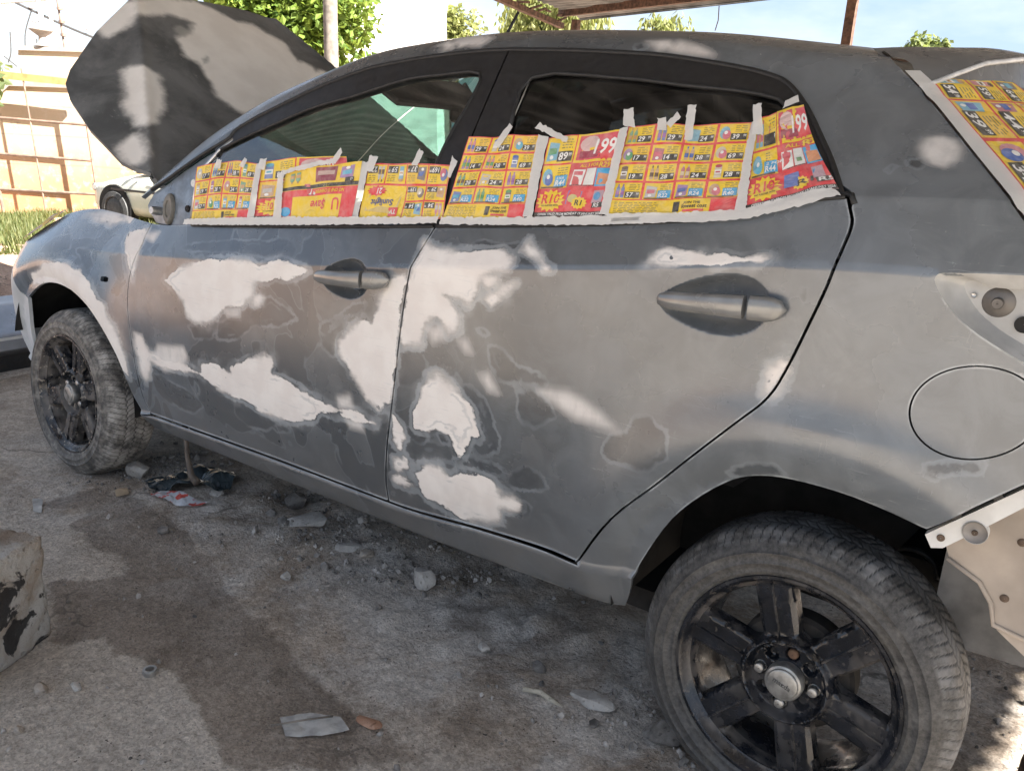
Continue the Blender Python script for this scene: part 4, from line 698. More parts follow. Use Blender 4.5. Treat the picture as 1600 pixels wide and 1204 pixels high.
# aerial on the roof
b = MB(); b.tube([(-1.335, 0, 1.415), (-1.325, 0, 1.445)], [.018, .012], 12); b.tube([(-1.33, 0, 1.43), (-1.238, 0, 1.572)], [.006, .004], 8); b.build('roof_aerial', BLACK, car, True)
# --- cabin
def rbox(b, c, d, rot=None): b.box(c, d, rot, bev=min(d)*.3)
for sy in (-.37, .37):
    b = MB(); rb = np.array(Matrix.Rotation(R(14), 3, 'Y')); rbox(b, (-1.20, sy, .58), (.52, .50, .16)); rbox(b, (-.93, sy, .86), (.13, .48, .60), rb); b.build('front_seat', FABRIC, car, True)
    b = MB(); rbox(b, (-.80, sy, 1.245), (.09, .26, .17), rb); b.tube([(-.84, sy-.06, 1.08), (-.81, sy-.06, 1.2)], .007, 8); b.tube([(-.84, sy+.06, 1.08), (-.81, sy+.06, 1.2)], .007, 8); auto(b.build('headrest', FABRIC, car, True), 50)
b = MB(); rbox(b, (-.42, 0, .62), (.50, 1.2, .18)); rbox(b, (-.12, 0, .95), (.14, 1.16, .44)); b.build('rear_seat', FABRIC, car, True)
b = MB(); b.prism([(-1.95, .60), (-1.95, .93), (-1.72, .955), (-1.58, .90), (-1.55, .72), (-1.66, .60)], 'y', -.66, .66); auto(b.build('dashboard', FABRIC, car), 40)
b = MB(); q = np.linspace(0, 2*math.pi, 33); b.tube([(-1.46+.055*math.sin(t)*0+.08*math.sin(t), -.0+.37+.185*math.cos(t), .90+.165*math.sin(t)) for t in q], .014, 8, False); b.tube([(-1.60, .37, .84), (-1.46, .37, .90)], .03, 10); b.build('steering_wheel', FABRIC, car, True)
b = MB(); b.box((-1.34, -.27, 1.325), (.16, .42, .018), np.array(Matrix.Rotation(R(28), 3, 'Y')), bev=.005); b.build('sun_visor', FABRIC, car)
b = MB(); b.box((-1.34, .27, 1.325), (.16, .42, .018), np.array(Matrix.Rotation(R(28), 3, 'Y')), bev=.005); b.build('sun_visor', FABRIC, car)
b = MB(); b.box((-1.40, .02, 1.285), (.03, .24, .07), bev=.01); b.tube([(-1.40, .02, 1.31), (-1.45, .02, 1.37)], .008, 8); b.build('rear_view_mirror', FABRIC, car)
hd = [(x, TOP+.01) for x in np.linspace(-1.28, -.10, 16)]+[(-.0, 1.66), (-1.22, 1.66)]
panel('headliner', hd, mat=simple('grey_headliner', (.10, .10, .095), .9), step=.06, hem=0, paint=False, off=-.022, mirror=2)
b = MB(); b.box((-1.45, .70, .66), (1.0, .05, .50)); b.box((-.63, .70, .70), (.42, .05, .52)); b.build('door_card', FABRIC, car)
b = MB(); b.box((-1.45, -.70, .66), (1.0, .05, .50)); b.box((-.63, -.70, .70), (.42, .05, .52)); b.build('door_card', FABRIC, car)

q = Vector(nrm_at(np.array([.25]), np.array([.53]))[0]).to_track_quat('Y', 'Z').to_matrix()
for (x_, s_, r_, m_, nm) in ((.245, .545, .012, DARK, 'lamp_wire_hole'), (.175, .575, .004, CHROME, 'rivet'), (.235, .592, .004, CHROME, 'rivet'), (.262, .512, .004, CHROME, 'rivet')):
    pc_, n_ = on(x_, s_, -.036); b = MB(); b.lathe([(.0005, .002), (r_*.8, .002), (r_, .0)], 18, 'y', tuple(pc_-np.array([0, .004, 0]))); b.build(nm, m_, side_frame, True)
for x_, z_ in ((.305, .66), (.33, .60), (.30, .56)):
    b = MB(); b.lathe([(.0005, -.002), (.005, -.002), (.007, 0)], 14, 'y', (x_, -.7455, z_)); b.build('spot_weld', MATS['rusty_screw'], car, True)
b = MB(); b.tube([(.21, -.747, .60), (.262, -.747, .575), (.284, -.747, .545), (.294, -.747, .51), (.36, -.747, .498)], .004, 8); b.build('panel_seam', DUSTP, car, True)

# ================================================================ wheels
def tyre_mat(name, mud):
    g = NT(name); p = g.obj(); sx = g.n('ShaderNodeSeparateXYZ'); g.put(sx.inputs[0], p)
    rub = g.mix(g.mr(g.noise(p, 30, 5), .3, .7), (.010, .010, .011), (.026, .026, .026))
    d1 = g.noise(p, 22, 7, .7, .3); d2 = g.noise(p, 55, 5, .7); dirt = g.math('ADD', g.math('MULTIPLY', g.mr(d1, .42-.18*mud, .70-.18*mud), g.mr(d2, .36, .62, .25, .9)), g.math('MULTIPLY', g.mr(d2, .54, .72), .30), clamp=True)
    dc = g.mix(g.mr(g.noise(p, 14, 4), .35, .65), (.10, .088, .0625) if mud < .5 else (.17, .150, .125), (.22, .213, .20) if mud < .5 else (.38, .35, .31))
    col = g.mix(g.math('MULTIPLY', dirt, .55+.42*mud), rub, dc)
    col = g.mix(.42 if mud < .5 else .30, col, g.mix(g.mr(g.noise(p, 130, 4, .7), .3, .7), (.045, .044, .042), (.15, .145, .138)))
    gv = g.attr('groove'); col = g.mix(g.math('MULTIPLY', gv, .6), col, (.008, .008, .008))
    tr = g.math('MULTIPLY', g.attr('tread'), g.mr(g.noise(p, 12, 6, .7), .42, .66, 0, .75)); tr = g.math('MULTIPLY', tr, g.math('SUBTRACT', 1, gv)); col = g.mix(tr, col, (.20, .20, .20) if mud < .5 else (.52, .49, .445))
    return g.set(col, g.mr(dirt, 0, 1, .55, .9), 0, g.bump(g.noise(p, 160, 4, .7), .25, .002), .4)
def rim_mat(name, mud):
    g = NT(name); p = g.obj()
    base = g.mix(g.mr(g.noise(p, 20, 5), .35, .65), (.005, .006, .008), (.013, .015, .020))
    sc_ = g.mr(g.noise(g.scale(p, (30, 30, 140), (0, .5, 0)), 3, 5, .75), .60, .74); sc2 = g.mr(g.noise(g.scale(p, (140, 30, 26), (0, .3, 0)), 3, 5, .75), .62, .74)
    scr = g.math('MAXIMUM', sc_, sc2); col = g.mix(g.math('MULTIPLY', scr, .35), base, (.17, .17, .17))
    dn = g.mr(g.noise(p, 13, 6, .65), .50-.08*mud, .70-.08*mud); col = g.mix(g.math('MULTIPLY', dn, .07+.55*mud), col, (.20, .175, .15))
    sp_ = g.mr(g.noise(p, 60, 2), .66-.05*mud, .70-.05*mud); col = g.mix(g.math('MULTIPLY', sp_, .04+.75*mud), col, (.36, .31, .25))
    g2 = g.attr('edge_dirt'); col = g.mix(g.math('MULTIPLY', g2, g.mr(g.noise(p, 25, 5), .40, .66, 0, .34)), col, (.24, .215, .19))
    return g.set(col, g.math('ADD', g.mr(g.noise(p, 24, 4), .3, .7, .12, .30), g.math('MULTIPLY', dn, .35)), 0, g.bump(g.noise(p, 45, 4), .12, .002), .5)
# tyre: lathe with moulded tread
NS = 768
side_o = [(.196, .012), (.203, -.001), (.207, -.006), (.212, -.0075), (.2135, -.0095), (.215, -.0080), (.222, -.0115), (.229, -.0138), (.2300, -.0155), (.2312, -.0155), (.2325, -.0140), (.240, -.0145), (.248, -.0125), (.2485, -.0140), (.2500, -.0138), (.2505, -.0118), (.257, -.0090), (.264, -.0040), (.2695, .0010), (.2735, .0048)]
tw = np.linspace(.0085, .1560, 38); cw = (tw-.0822)/.0737
tread = [(.2915-.0040*abs(c)**2.2-.0125*abs(c)**9, y) for c, y in zip(cw, tw)]
side_i = [(.2735, .160), (.264, .168), (.245, .177), (.225, .176), (.205, .170), (.195, .160)]
prof = np.array(side_o+tread+side_i); m = len(prof); i0, i1 = len(side_o), len(side_o)+len(tread)
th = np.linspace(0, 2*math.pi, NS, endpoint=False); RR = np.repeat(prof[:, 0][:, None], NS, 1); YY = np.repeat(prof[:, 1][:, None], NS, 1); TH = np.repeat(th[None], m, 0)
c_ = (YY-.0822)/.0737; tm = np.zeros_like(RR); tm[i0-2:i1+1] = 1
ph = TH/(2*math.pi)
def slot(v, w): f = v-np.floor(v); return (np.abs(f-.5) < w).astype(float)
gr = np.zeros_like(RR)
for c0, w in ((-.44, .028), (.0, .03), (.44, .028)):
    gr = np.maximum(gr, (np.abs(c_-c0-.018*np.sign(np.sin(TH*96))) < w))
gr = np.maximum(gr, ((c_ < -.50) & (c_ > -1.2)) * slot(ph*96+c_*1.1, .0625))
gr = np.maximum(gr, ((c_ > .50)) * slot(ph*96-c_*1.1, .0625))
gr = np.maximum(gr, ((c_ < -.06) & (c_ > -.42)) * slot(ph*96-c_*2.6, .0625)); gr = np.maximum(gr, ((c_ > .06) & (c_ < .42)) * slot(ph*96+c_*2.6, .0625))
gr = gr*tm; RR = RR-.0020*gr
V = np.stack([RR*np.cos(TH), YY, RR*np.sin(TH)], -1).reshape(-1, 3)
F = [(i*NS+k, i*NS+(k+1) % NS, (i+1)*NS+(k+1) % NS, (i+1)*NS+k) for i in range(m-1) for k in range(NS)]
TM1 = tyre_mat('dusty_tyre_rubber', .15); TM2 = tyre_mat('mud_caked_tyre_rubber', 1.0); RM1 = rim_mat('scuffed_black_rim', .12); RM2 = rim_mat('mud_spotted_black_rim', .8)
tob = mesh('tyre', V, F, TM1, car, True, None, dict(groove=gr.ravel(), tread=tm.ravel())); ty1 = tob.data; ty2 = ty1.copy(); ty2.materials[0] = TM2; bpy.data.objects.remove(tob)
# rim: spoked face cut from a disc, barrel and lip
SPW = .0365
def window(phi):
    a1, a2 = phi-R(30), phi+R(30); pts = []
    def ed(a, sgn, r): d = np.array([math.cos(a), math.sin(a)]); q = np.array([-d[1], d[0]]); return d*r+q*sgn*SPW*(.93+.45*(r-.08))
    for r in np.linspace(.104, .176, 6): pts.append(ed(a1, 1, r))
    p0 = math.atan2(pts[-1][1], pts[-1][0]); e2 = ed(a2, -1, .176); p1 = math.atan2(e2[1], e2[0])
    while p1 < p0: p1 += 2*math.pi
    for t in np.linspace(.08, .92, 8): a = p0+(p1-p0)*t; pts.append(np.array([math.cos(a), math.sin(a)])*.1815)
    for r in np.linspace(.176, .104, 6): pts.append(ed(a2, -1, r))
    mid = np.array([math.cos(phi), math.sin(phi)]); A = pts[-1]; B = pts[0]
    for t in np.linspace(0, 1, 9)[1:-1]: q = A*(1-t)+B*t; pts.append(q-mid*(.022*math.sin(math.pi*t)**.55))
    return [tuple(p) for p in pts]
wins = [window(R(90)+R(30)+R(60)*k) for k in range(6)]
circ = [(.1865*math.cos(t), .1865*math.sin(t)) for t in np.linspace(0, 2*math.pi, 120, endpoint=False)]
V2, T2 = cdt(circ, wins, .0065, None, True, [(-.082, .082, -.082, .082, .0030)]); r = np.hypot(V2[:, 0], V2[:, 1])
def face_y(r, x, z):
    y = .012+.006*np.clip((.17-r)/.09, 0, 1); y = np.where(r < .074, .024, y); k = np.clip((r-.066)/.010, 0, 1); y = np.where((r > .066) & (r < .078), .026*(1-k)+.006*k, y); k2 = np.clip((r-.078)/.008, 0, 1); y = np.where((r >= .078) & (r < .086), .006*(1-k2)+(.012+.006*np.clip((.17-.086)/.09, 0, 1))*k2, y)
    return y
dw = np.full(len(V2), 1.)
for w in wins: dw = np.minimum(dw, np.abs(sdf(V2[:, 0], V2[:, 1], w)))
y2 = face_y(r, V2[:, 0], V2[:, 1])+np.where(dw < .010, .010-np.sqrt(np.maximum(0, .0001-(.010-dw)**2)), 0)*.75
# empty bolt holes
holes = [(R(70)+R(45)*k) for k in range(8)]
for a in holes:
    q = np.hypot(V2[:, 0]-.0505*math.cos(a), V2[:, 1]-.0505*math.sin(a)); y2 = y2+np.where(q < .0130, .016*np.clip((.0130-q)/.004, 0, 1), 0)
nv = len(V2); FV = np.stack([V2[:, 0], y2, V2[:, 1]], -1); BV = FV.copy(); BV[:, 1] = np.maximum(y2+.030, .045)
Fr = [tuple(t) for t in T2]; be = boundary(T2)
VV = np.vstack([FV, BV]); FF = Fr+[tuple(t[::-1]+nv) for t in T2]+[(b_, a_, nv+a_, nv+b_) for a_, b_ in be]
edd = np.concatenate([np.clip(1-dw/.007, 0, 1)*.7, np.clip(1-dw/.02, 0, 1)])
lb = MB(); lb.lathe([(.1985, .03), (.2005, .012), (.2040, .001), (.2070, -.0045), (.2055, -.0085), (.2000, -.0085), (.1955, -.004), (.1915, .006), (.1845, .012), (.1835, .022), (.1830, .045), (.1790, .0625), (.1760, .13), (.1850, .165), (.198, .168)], 120)
n0 = len(VV); LV = np.concatenate(lb.V); VV = np.vstack([VV, LV]); FF += [tuple(i+n0 for i in f) for f in lb.F]; edd = np.concatenate([edd, np.where((LV[:, 1] > .004) & (LV[:, 1] < .014), .8, .05)])
for k in range(6):        # ridge down the middle of each spoke
    a = R(90)+R(60)*k; d = np.array([math.cos(a), math.sin(a)]); q = np.array([-d[1], d[0]]); st = []
    for rr_ in np.linspace(.084, .184, 8):
        yb = float(face_y(np.array([rr_]), 0, 0)[0]); c = d*rr_+q*.002
        for o_, h in ((-.0032, .001), (-.0010, -.0042), (.0010, -.0042), (.0032, .001)): e2 = c+q*o_; st.append((e2[0], yb+h, e2[1]))
    n0 = len(VV); VV = np.vstack([VV, st]); FF += [(n0+i*4+j, n0+i*4+j+1, n0+(i+1)*4+j+1, n0+(i+1)*4+j) for i in range(7) for j in range(3)]; edd = np.concatenate([edd, np.full(32, .55)])
bm = bmesh.new(); tmp = bpy.data.meshes.new('t'); tmp.from_pydata([tuple(v) for v in VV], [], FF); bm.from_mesh(tmp); bmesh.ops.recalc_face_normals(bm, faces=bm.faces); bm.to_mesh(tmp); bm.free()
at = tmp.attributes.new('edge_dirt', 'FLOAT', 'POINT'); at.data.foreach_set('value', edd.astype(np.float32)); tmp.polygons.foreach_set('use_smooth', np.ones(len(tmp.polygons), bool)); tmp.set_sharp_from_angle(angle=R(38)); tmp.name = 'wheel'; tmp.materials.append(RM1); rim1 = tmp; rim2 = tmp.copy(); rim2.materials[0] = RM2
NUT = simple('scratched_nut_steel', (.36, .36, .35), .32, .85, .25, 60); CAPM = simple('scratched_centre_cap', (.30, .30, .29), .38, .7, .35, 45); DISC = simple('brake_drum_iron', (.030, .026, .022), .75, .2, .5, 30); RUSTN = simple('rusty_nut', (.11, .065, .04), .8, .2, .4, 50)
b = MB(); b.lathe([(.001, -.0045), (.024, -.0045), (.0275, -.0030), (.029, .000), (.033, .0015), (.0350, .006), (.0355, .018), (.034, .026)], 48); capo = auto(b.build('centre_cap', CAPM, car), 30); capme = capo.data; bpy.data.objects.remove(capo)
b = MB(); hexa = [(.0098, .0055), (.0098, -.0075), (.0080, -.0100), (.0045, -.0110), (.001, -.0110)]; b.lathe([(.0115, .0055)]+hexa, 24); no = auto(b.build('wheel_nut', NUT, car), 30); nutme = no.data; bpy.data.objects.remove(no)
b = MB(); b.lathe([(.001, .060), (.06, .060), (.066, .052), (.105, .056), (.112, .064), (.113, .10), (.10, .11), (.04, .12), (.04, .20)], 48); do = auto(b.build('brake_drum', DISC, car), 30); drume = do.data; bpy.data.objects.remove(do)
_v, _f = _tc['mazda']; _w = _v[:, 0].max(); _q = (_v-[_w/2, .25])*.0135; _o = mesh('cap_lettering', np.c_[_q, np.zeros(len(_q))], _f, None, car, False); markme = _o.data; bpy.data.objects.remove(_o)
MARKM = simple('dark_cap_mark', (.06, .06, .06), .5)
markme.materials.append(MARKM)
CAMB = {0: (-.0736, 0), 1: (-.0690, -.0329)}
def wheel(x, y, z, muddy, spin, flip, nuts):
    w = link('wheel', rim2 if muddy else rim1, car)
    i = 1 if muddy else 0; cb, stv = CAMB[i]
    M = Matrix.Translation((x, y, z)) @ (Matrix.Rotation(math.pi, 4, 'Z') if flip else Matrix.Rotation(stv, 4, 'Z') @ Matrix.Rotation(cb, 4, 'X')) @ Matrix.Rotation(spin, 4, 'Y')
    w.matrix_local = M
    link('tyre', ty2 if muddy else ty1, w)
    if not flip:
        c = link('centre_cap', capme, w)
        mk = link('cap_lettering', markme, w); mk.matrix_local = Matrix.Translation((0, -.0050, 0)) @ Matrix.Rotation(R(90), 4, 'X') @ Matrix.Rotation(R(-32), 4, 'Z')
        if not muddy:
            a = holes[0]; n = link('wheel_nut', nutme.copy(), w); n.data.materials[0] = RUSTN; n.location = (.0505*math.cos(a), .034, .0505*math.sin(a))
        for k in nuts:
            a = holes[k]; n = link('wheel_nut', nutme, w); n.location = (.0505*math.cos(a), .024, .0505*math.sin(a))
    link('brake_drum', drume, w)
    return w
wheel(0, -.80, .29, False, R(-16), False, (1+1, 4, 6)); wheel(-2.49, -.805, .29, True, R(14), False, (0, 2, 4, 6))
wheel(0, .80, .29, False, R(10), True, ()); wheel(-2.49, .805, .29, True, R(50), True, ())

# ================================================================ ground
def gz(x, y):
    x = np.asarray(x, float); y = np.asarray(y, float)
    slope = -.055*np.clip(-4.2-x, 0, 14)-.02*np.clip(y-4, 0, 20)
    near = np.exp(-((x+1)/3.5)**4)*np.exp(-((y+.5)/2.5)**4)
    h = (fbm(x*1.3, y*1.3, 3, 3)-.5)*.035+(fbm(x*5, y*5, 11, 4)-.5)*.020+(fbm(x*22, y*22, 31, 3)-.5)*.008
    rub = np.clip(1-np.abs(y+.55)/.55, 0, 1)*np.clip((x+2.3)/.3, 0, 1)*np.clip((.1-x)/.3, 0, 1); h = h+rub*np.abs(fbm(x*9, y*9, 77, 4)-.5)*.085
    # flat under the tyres
    for wx in (0, -2.49):
        for wy in (-.72, .72):
            k = np.exp(-((x-wx)/.16)**2-((y-wy)/.16)**2); h = h*(1-k)
    mound = .42*np.exp(-((x+5.9)/.55)**2-((y-.1)/.7)**2)
    return slope+h*(.35+.65*near)+mound*(.8+.5*fbm(x*3, y*3, 5, 3))
def axis_pts(lo, hi, step, far):
    a = list(np.arange(lo, hi+step/2, step)); s_ = step; x = hi
    up_ = []; 
    while x < far: s_ *= 1.22; x += s_; up_.append(x)
    s_ = step; x = lo; dn = []
    while x > -far: s_ *= 1.22; x -= s_; dn.append(x)
    return np.array(dn[::-1]+a+up_)
gx = axis_pts(-4.2, 1.4, .022, 400); gy = axis_pts(-2.3, 1.3, .022, 400)
GX, GY = np.meshgrid(gx, gy, indexing='ij'); GZ = gz(GX.ravel(), GY.ravel()); far = np.hypot(GX.ravel(), GY.ravel()) > 45; GZ = np.where(far, -.9, GZ)
nx, ny = len(gx), len(gy); ii, jj = np.meshgrid(np.arange(nx-1), np.arange(ny-1), indexing='ij'); q = (ii*ny+jj).ravel(); FQ = np.stack([q, q+ny, q+ny+1, q+1], -1)
fx, fy = GX.ravel(), GY.ravel()
DARK_PATCH = [(-2.311, -1.025), (-2.164, -.958), (-2.101, -1.052), (-1.802, -1.041), (-1.728, -1.065), (-1.811, -1.236), (-1.557, -1.364), (-1.482, -1.295), (-1.416, -1.308), (-1.232, -1.251), (-1.062, -1.317), (-.894, -1.382), (-.537, -1.095), (-.664, -1.069), (-.864, -1.1), (-1.139, -1.014), (-1.404, -.966), (-1.588, -.895), (-1.727, -.863), (-2.061, -.801), (-2.272, -.856)]
dark_patch = np.full(len(fx), .3); k = (np.abs(fx+1.4) < 1.4) & (np.abs(fy+1.1) < .7); dark_patch[k] = np.clip(sdf(fx[k], fy[k], DARK_PATCH), -.3, .3)
def ground_mat():
    g = NT('dusty_workshop_dirt'); p = g.geo(); sx = g.n('ShaderNodeSeparateXYZ'); g.put(sx.inputs[0], p)
    big = g.noise(p, 1.1, 6, .6, .3); mid = g.noise(p, 5, 7, .65, .4); fine = g.noise(p, 40, 6, .7)
    earth = g.mix(g.mr(mid, .32, .68), (0.218, 0.184, 0.152), (0.356, 0.313, 0.270)); earth = g.mix(g.math('MULTIPLY', g.mr(fine, .5, .7), .45), earth, (0.460, 0.420, 0.374))
    # pale bluish primer dust lying along the car
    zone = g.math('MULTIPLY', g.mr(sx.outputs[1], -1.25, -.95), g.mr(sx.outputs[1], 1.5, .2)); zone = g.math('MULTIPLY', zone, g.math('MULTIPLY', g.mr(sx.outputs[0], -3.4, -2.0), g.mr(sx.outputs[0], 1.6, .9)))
    dn = g.mr(g.noise(p, 3.4, 7, .68, .6), .40, .62); dust = g.math('MULTIPLY', dn, zone); col = g.mix(g.math('MULTIPLY', dust, .70), earth, g.mix(g.mr(fine, .35, .65), (0.40, 0.395, 0.39), (0.50, 0.495, 0.485)))
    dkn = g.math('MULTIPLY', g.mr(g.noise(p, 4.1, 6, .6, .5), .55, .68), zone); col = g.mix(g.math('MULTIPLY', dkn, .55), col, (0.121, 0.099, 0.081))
    # darker ragged patch, slightly smoother, with paler ground around it
    w = g.math('ADD', g.attr('dark_patch'), g.math('ADD', g.math('MULTIPLY', g.math('SUBTRACT', g.noise(p, 14, 5, .6), .5), .07), g.math('MULTIPLY', g.math('SUBTRACT', g.noise(p, 5, 3), .5), .10)))
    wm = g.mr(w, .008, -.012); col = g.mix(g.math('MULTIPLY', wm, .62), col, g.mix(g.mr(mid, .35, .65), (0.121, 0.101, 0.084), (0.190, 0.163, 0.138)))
    pale_zone = g.math('MULTIPLY', g.mr(sx.outputs[1], -1.0, -1.15), g.math('SUBTRACT', 1, wm)); col = g.mix(g.math('MULTIPLY', pale_zone, .75), col, g.mix(g.mr(fine, .35, .65), (.36, .335, .305), (.46, .435, .40)))
    grit = g.mr(g.voro(p, 130), .16, .05); gm = g.math('MULTIPLY', grit, g.mr(g.noise(p, 9, 3), .5, .62)); col = g.mix(g.math('MULTIPLY', gm, .7), col, (0.483, 0.460, 0.425))
    sp_ = g.math('MULTIPLY', g.mr(g.noise(p, 85, 2), .68, .72), g.mr(g.noise(p, 6, 2), .4, .6)); col = g.mix(sp_, col, (0.057, 0.049, 0.041))
    # farther off: red soil, then grass tint
    fr_ = g.mr(sx.outputs[0], -3.6, -5.0); col = g.mix(g.math('MULTIPLY', fr_, .8), col, g.mix(g.mr(mid, .35, .65), (.24, .15, .11), (.36, .25, .19)))
    vc = g.n('ShaderNodeTexVoronoi'); g.put(vc.inputs['Vector'], p); vc.inputs['Scale'].default_value = 210; gr1 = g.n('ShaderNodeSeparateColor'); g.put(gr1.inputs[0], vc.outputs['Color'])
    vd = g.n('ShaderNodeTexVoronoi'); g.put(vd.inputs['Vector'], p); vd.inputs['Scale'].default_value = 75; gr2 = g.n('ShaderNodeSeparateColor'); g.put(gr2.inputs[0], vd.outputs['Color'])
    spk = g.math('ADD', g.math('MULTIPLY', gr1.outputs[0], .6), g.math('MULTIPLY', gr2.outputs[1], .4)); col = g.mix(1, col, g.mix(spk, (.92, .865, .80), (1.90, 1.80, 1.69)), 'MULTIPLY')
    cr = g.mr(g.voro(g.mix(.25, p, g.noise(p, 3, 4, .6, 0, True)), 2.3, 'DISTANCE_TO_EDGE'), .012, .003); crm = g.math('MULTIPLY', cr, g.mr(g.noise(p, 1.7, 3), .50, .62)); col = g.mix(g.math('MULTIPLY', crm, .6), col, (.07, .06, .05))
    h = g.math('ADD', g.math('MULTIPLY', fine, .5), g.math('ADD', g.math('MULTIPLY', mid, .5), g.math('MULTIPLY', gm, .5))); nrm = g.bump(h, 1.0, .03); nrm = g.bump(g.noise(p, 150, 5, .75), .8, .006, nrm)
    return g.set(col, g.mr(wm, 0, 1, .92, .72), 0, nrm, .3)
GM = ground_mat()
me = bpy.data.meshes.new('ground'); me.from_pydata(np.stack([fx, fy, GZ], -1).tolist(), [], FQ.tolist()); me.materials.append(GM); me.polygons.foreach_set('use_smooth', np.ones(len(me.polygons), bool))
a = me.attributes.new('dark_patch', 'FLOAT', 'POINT'); a.data.foreach_set('value', dark_patch.astype(np.float32)); struct(link('ground', me))

# ================================================================ shelter over the work bay
RUST = simple('rusty_steel', (.105, .058, .038), .8, .15, .5, 35, .3); ZINC = simple('weathered_zinc_sheet', (.21, .21, .205), .6, .1, .35, 6)
shelter = tag(empty('shelter', (-3.9, 4.65, 0)), 'open shelter with rusty steel posts and corrugated metal roof over the car', 'shelter')
def sub(o, parent): o.matrix_parent_inverse = parent.matrix_world.inverted() if parent.matrix_world else Matrix(); return o
bpy.context.view_layer.update()
def part(b, name, mat, parent, smooth=False, deg=None):
    o = b.build(name, mat, None, smooth); o.parent = parent; o.matrix_parent_inverse = Matrix.Translation(-Vector(parent.location))
    if deg: auto(o, deg)
    return o
def roof_z(y): return 2.26+.090*(4.78-y)
def far_y(x): return 4.78-.312*(x+3.98)
for k in range(10):        # sheets run along x, corrugated across y
    y0 = -2.6+k*.76; y1 = y0+.79; ysn = np.linspace(y0, y1, 58); V = []
    for t in (0, .3, .65, 1):
        for y in ysn:
            x = (-3.98-.042*(4.78-y)+.008*math.sin(k*2.3))*(1-t)+3.55*t; V.append((x, y, roof_z(y)+.010*math.sin(y*2*math.pi/.076)+.0015*k+.02*math.sin(x*1.7)))
    V = [(x, min(y, far_y(x)), z) for x, y, z in V]
    n = 58; b = MB(); b.add(V, [(r_*n+i, r_*n+i+1, (r_+1)*n+i+1, (r_+1)*n+i) for r_ in range(3) for i in range(n-1)]); part(b, 'roof_sheet', ZINC, shelter, True)
for t in (.035, .36, .68, .97):
    b = MB(); P2 = []
    for x in (-4.02, -1, 2.0, 3.92): y = far_y(x)*(1-t)+(-2.6)*t; P2.append((x, y, roof_z(y)-.055))
    for a_, c_ in zip(P2[:-1], P2[1:]):
        a_, c_ = np.array(a_), np.array(c_); mid_ = (a_+c_)/2; d_ = c_-a_; ang = math.atan2(d_[1], d_[0]); b.box(mid_, (np.linalg.norm(d_)+.004, .045, .06), np.array(Matrix.Rotation(ang, 3, 'Z')))
    part(b, 'roof_beam', RUST, shelter)
b = MB(); b.box((-4.06, 1.0, roof_z(1.0)-.095), (.05, 7.3, .045), np.array(Matrix.Rotation(-.09, 3, 'X'))); part(b, 'roof_rafter', RUST, shelter)
b = MB(); b.box((3.8, -.1, roof_z(-.1)-.095), (.05, 5.0, .045), np.array(Matrix.Rotation(-.09, 3, 'X'))); part(b, 'roof_rafter', RUST, shelter)
b = MB(); 
for i in range(14):
    t = i/13; x = -4.0+.03*math.sin(i*2.1); y = 4.6-1.4*t; b.tube([(x, y, roof_z(y)-.035), (x+.04*math.sin(i), y-.12, roof_z(y)-.060-.02*math.cos(i*1.7))], .010, 6)
part(b, 'torn_rusty_edge', RUST, shelter)
for (x, y) in ((-3.86, 4.55), (-1.36, 3.93), (3.8, 2.2), (3.8, -2.5), (-3.86, -2.5)):
    zb = float(gz(x, y))-.1; b = MB(); h = roof_z(y)-.07; b.box((x, y, (zb+h)/2), (.06, .06, h-zb)); part(b, 'post', RUST, shelter)
b = MB(); b.tube([(-2.4, 4.2, 2.22), (-2.39, 4.19, 2.12), (-2.41, 4.2, 2.05)], .004, 6); part(b, 'hanging_wire', RUST, shelter)
# wooden pole
WOOD = simple('grey_weathered_wood', (.17, .145, .12), .9, 0, .35, 18, .4)
b = MB(); pb = np.array((-4.95, 2.72, 0.)); pb[2] = float(gz(pb[0], pb[1]))-.3
b.tube([pb, pb+(-.06, .05, 1.2), pb+(-.16, .12, 2.4), pb+(-.30, .24, 4.2)], [.062, .060, .057, .05], 14); tag(b.build('wooden_pole', WOOD, None, True), 'leaning grey wooden pole behind the raised bonnet', 'pole')
# ================================================================ boundary wall with steel frame
BR = np.array((.81274149, .58030723, .05191143)); BU = np.array((-.04224754, -.03016525, .99865169)); BB = np.array((-.5810907, .8138388, 0))   # along the wall, up, away
W0 = np.array((-15.91, 5.55, -.75)); MP = .0119
def wl(px, py, back=0): return W0+BR*(px-60)*MP+BU*(337-py)*MP+BB*back
def slab(b, poly, t0, t1):
    n = len(poly); V = [wl(a, c, t0) for a, c in poly]+[wl(a, c, t1) for a, c in poly]; return b.add(V, [tuple(range(n)), tuple(range(n, 2*n))[::-1]]+[(i, i+n, (i+1) % n+n, (i+1) % n) for i in range(n)])
def wall_mat():
    g = NT('peeling_peach_plaster'); p = g.geo(); sx = g.n('ShaderNodeSeparateXYZ'); g.put(sx.inputs[0], p)
    n = g.noise(p, 1.6, 6, .6, .4); n2 = g.noise(p, 6, 6, .65)
    low = g.mr(g.math('ADD', sx.outputs[2], g.math('MULTIPLY', n, .9)), 1.5, .1); col = g.mix(low, (.50, .40, .29), (.46, .25, .13)); col = g.mix(g.math('MULTIPLY', g.mr(n2, .5, .7), .6), col, (.56, .47, .38))
    w = g.n('ShaderNodeTexWave', bands_direction='Z'); g.put(w.inputs['Vector'], p); w.inputs['Scale'].default_value = .62; w.inputs['Distortion'].default_value = .6; ln = g.mr(w.outputs['Fac'], .985, .998); col = g.mix(g.math('MULTIPLY', ln, .4), col, (.22, .16, .12))
    ch = g.mr(g.noise(p, 2.6, 6, .6), .60, .66); col = g.mix(g.math('MULTIPLY', ch, .7), col, (.26, .22, .18)); return g.set(col, .9, 0, g.bump(n2, .3, .02), .2)
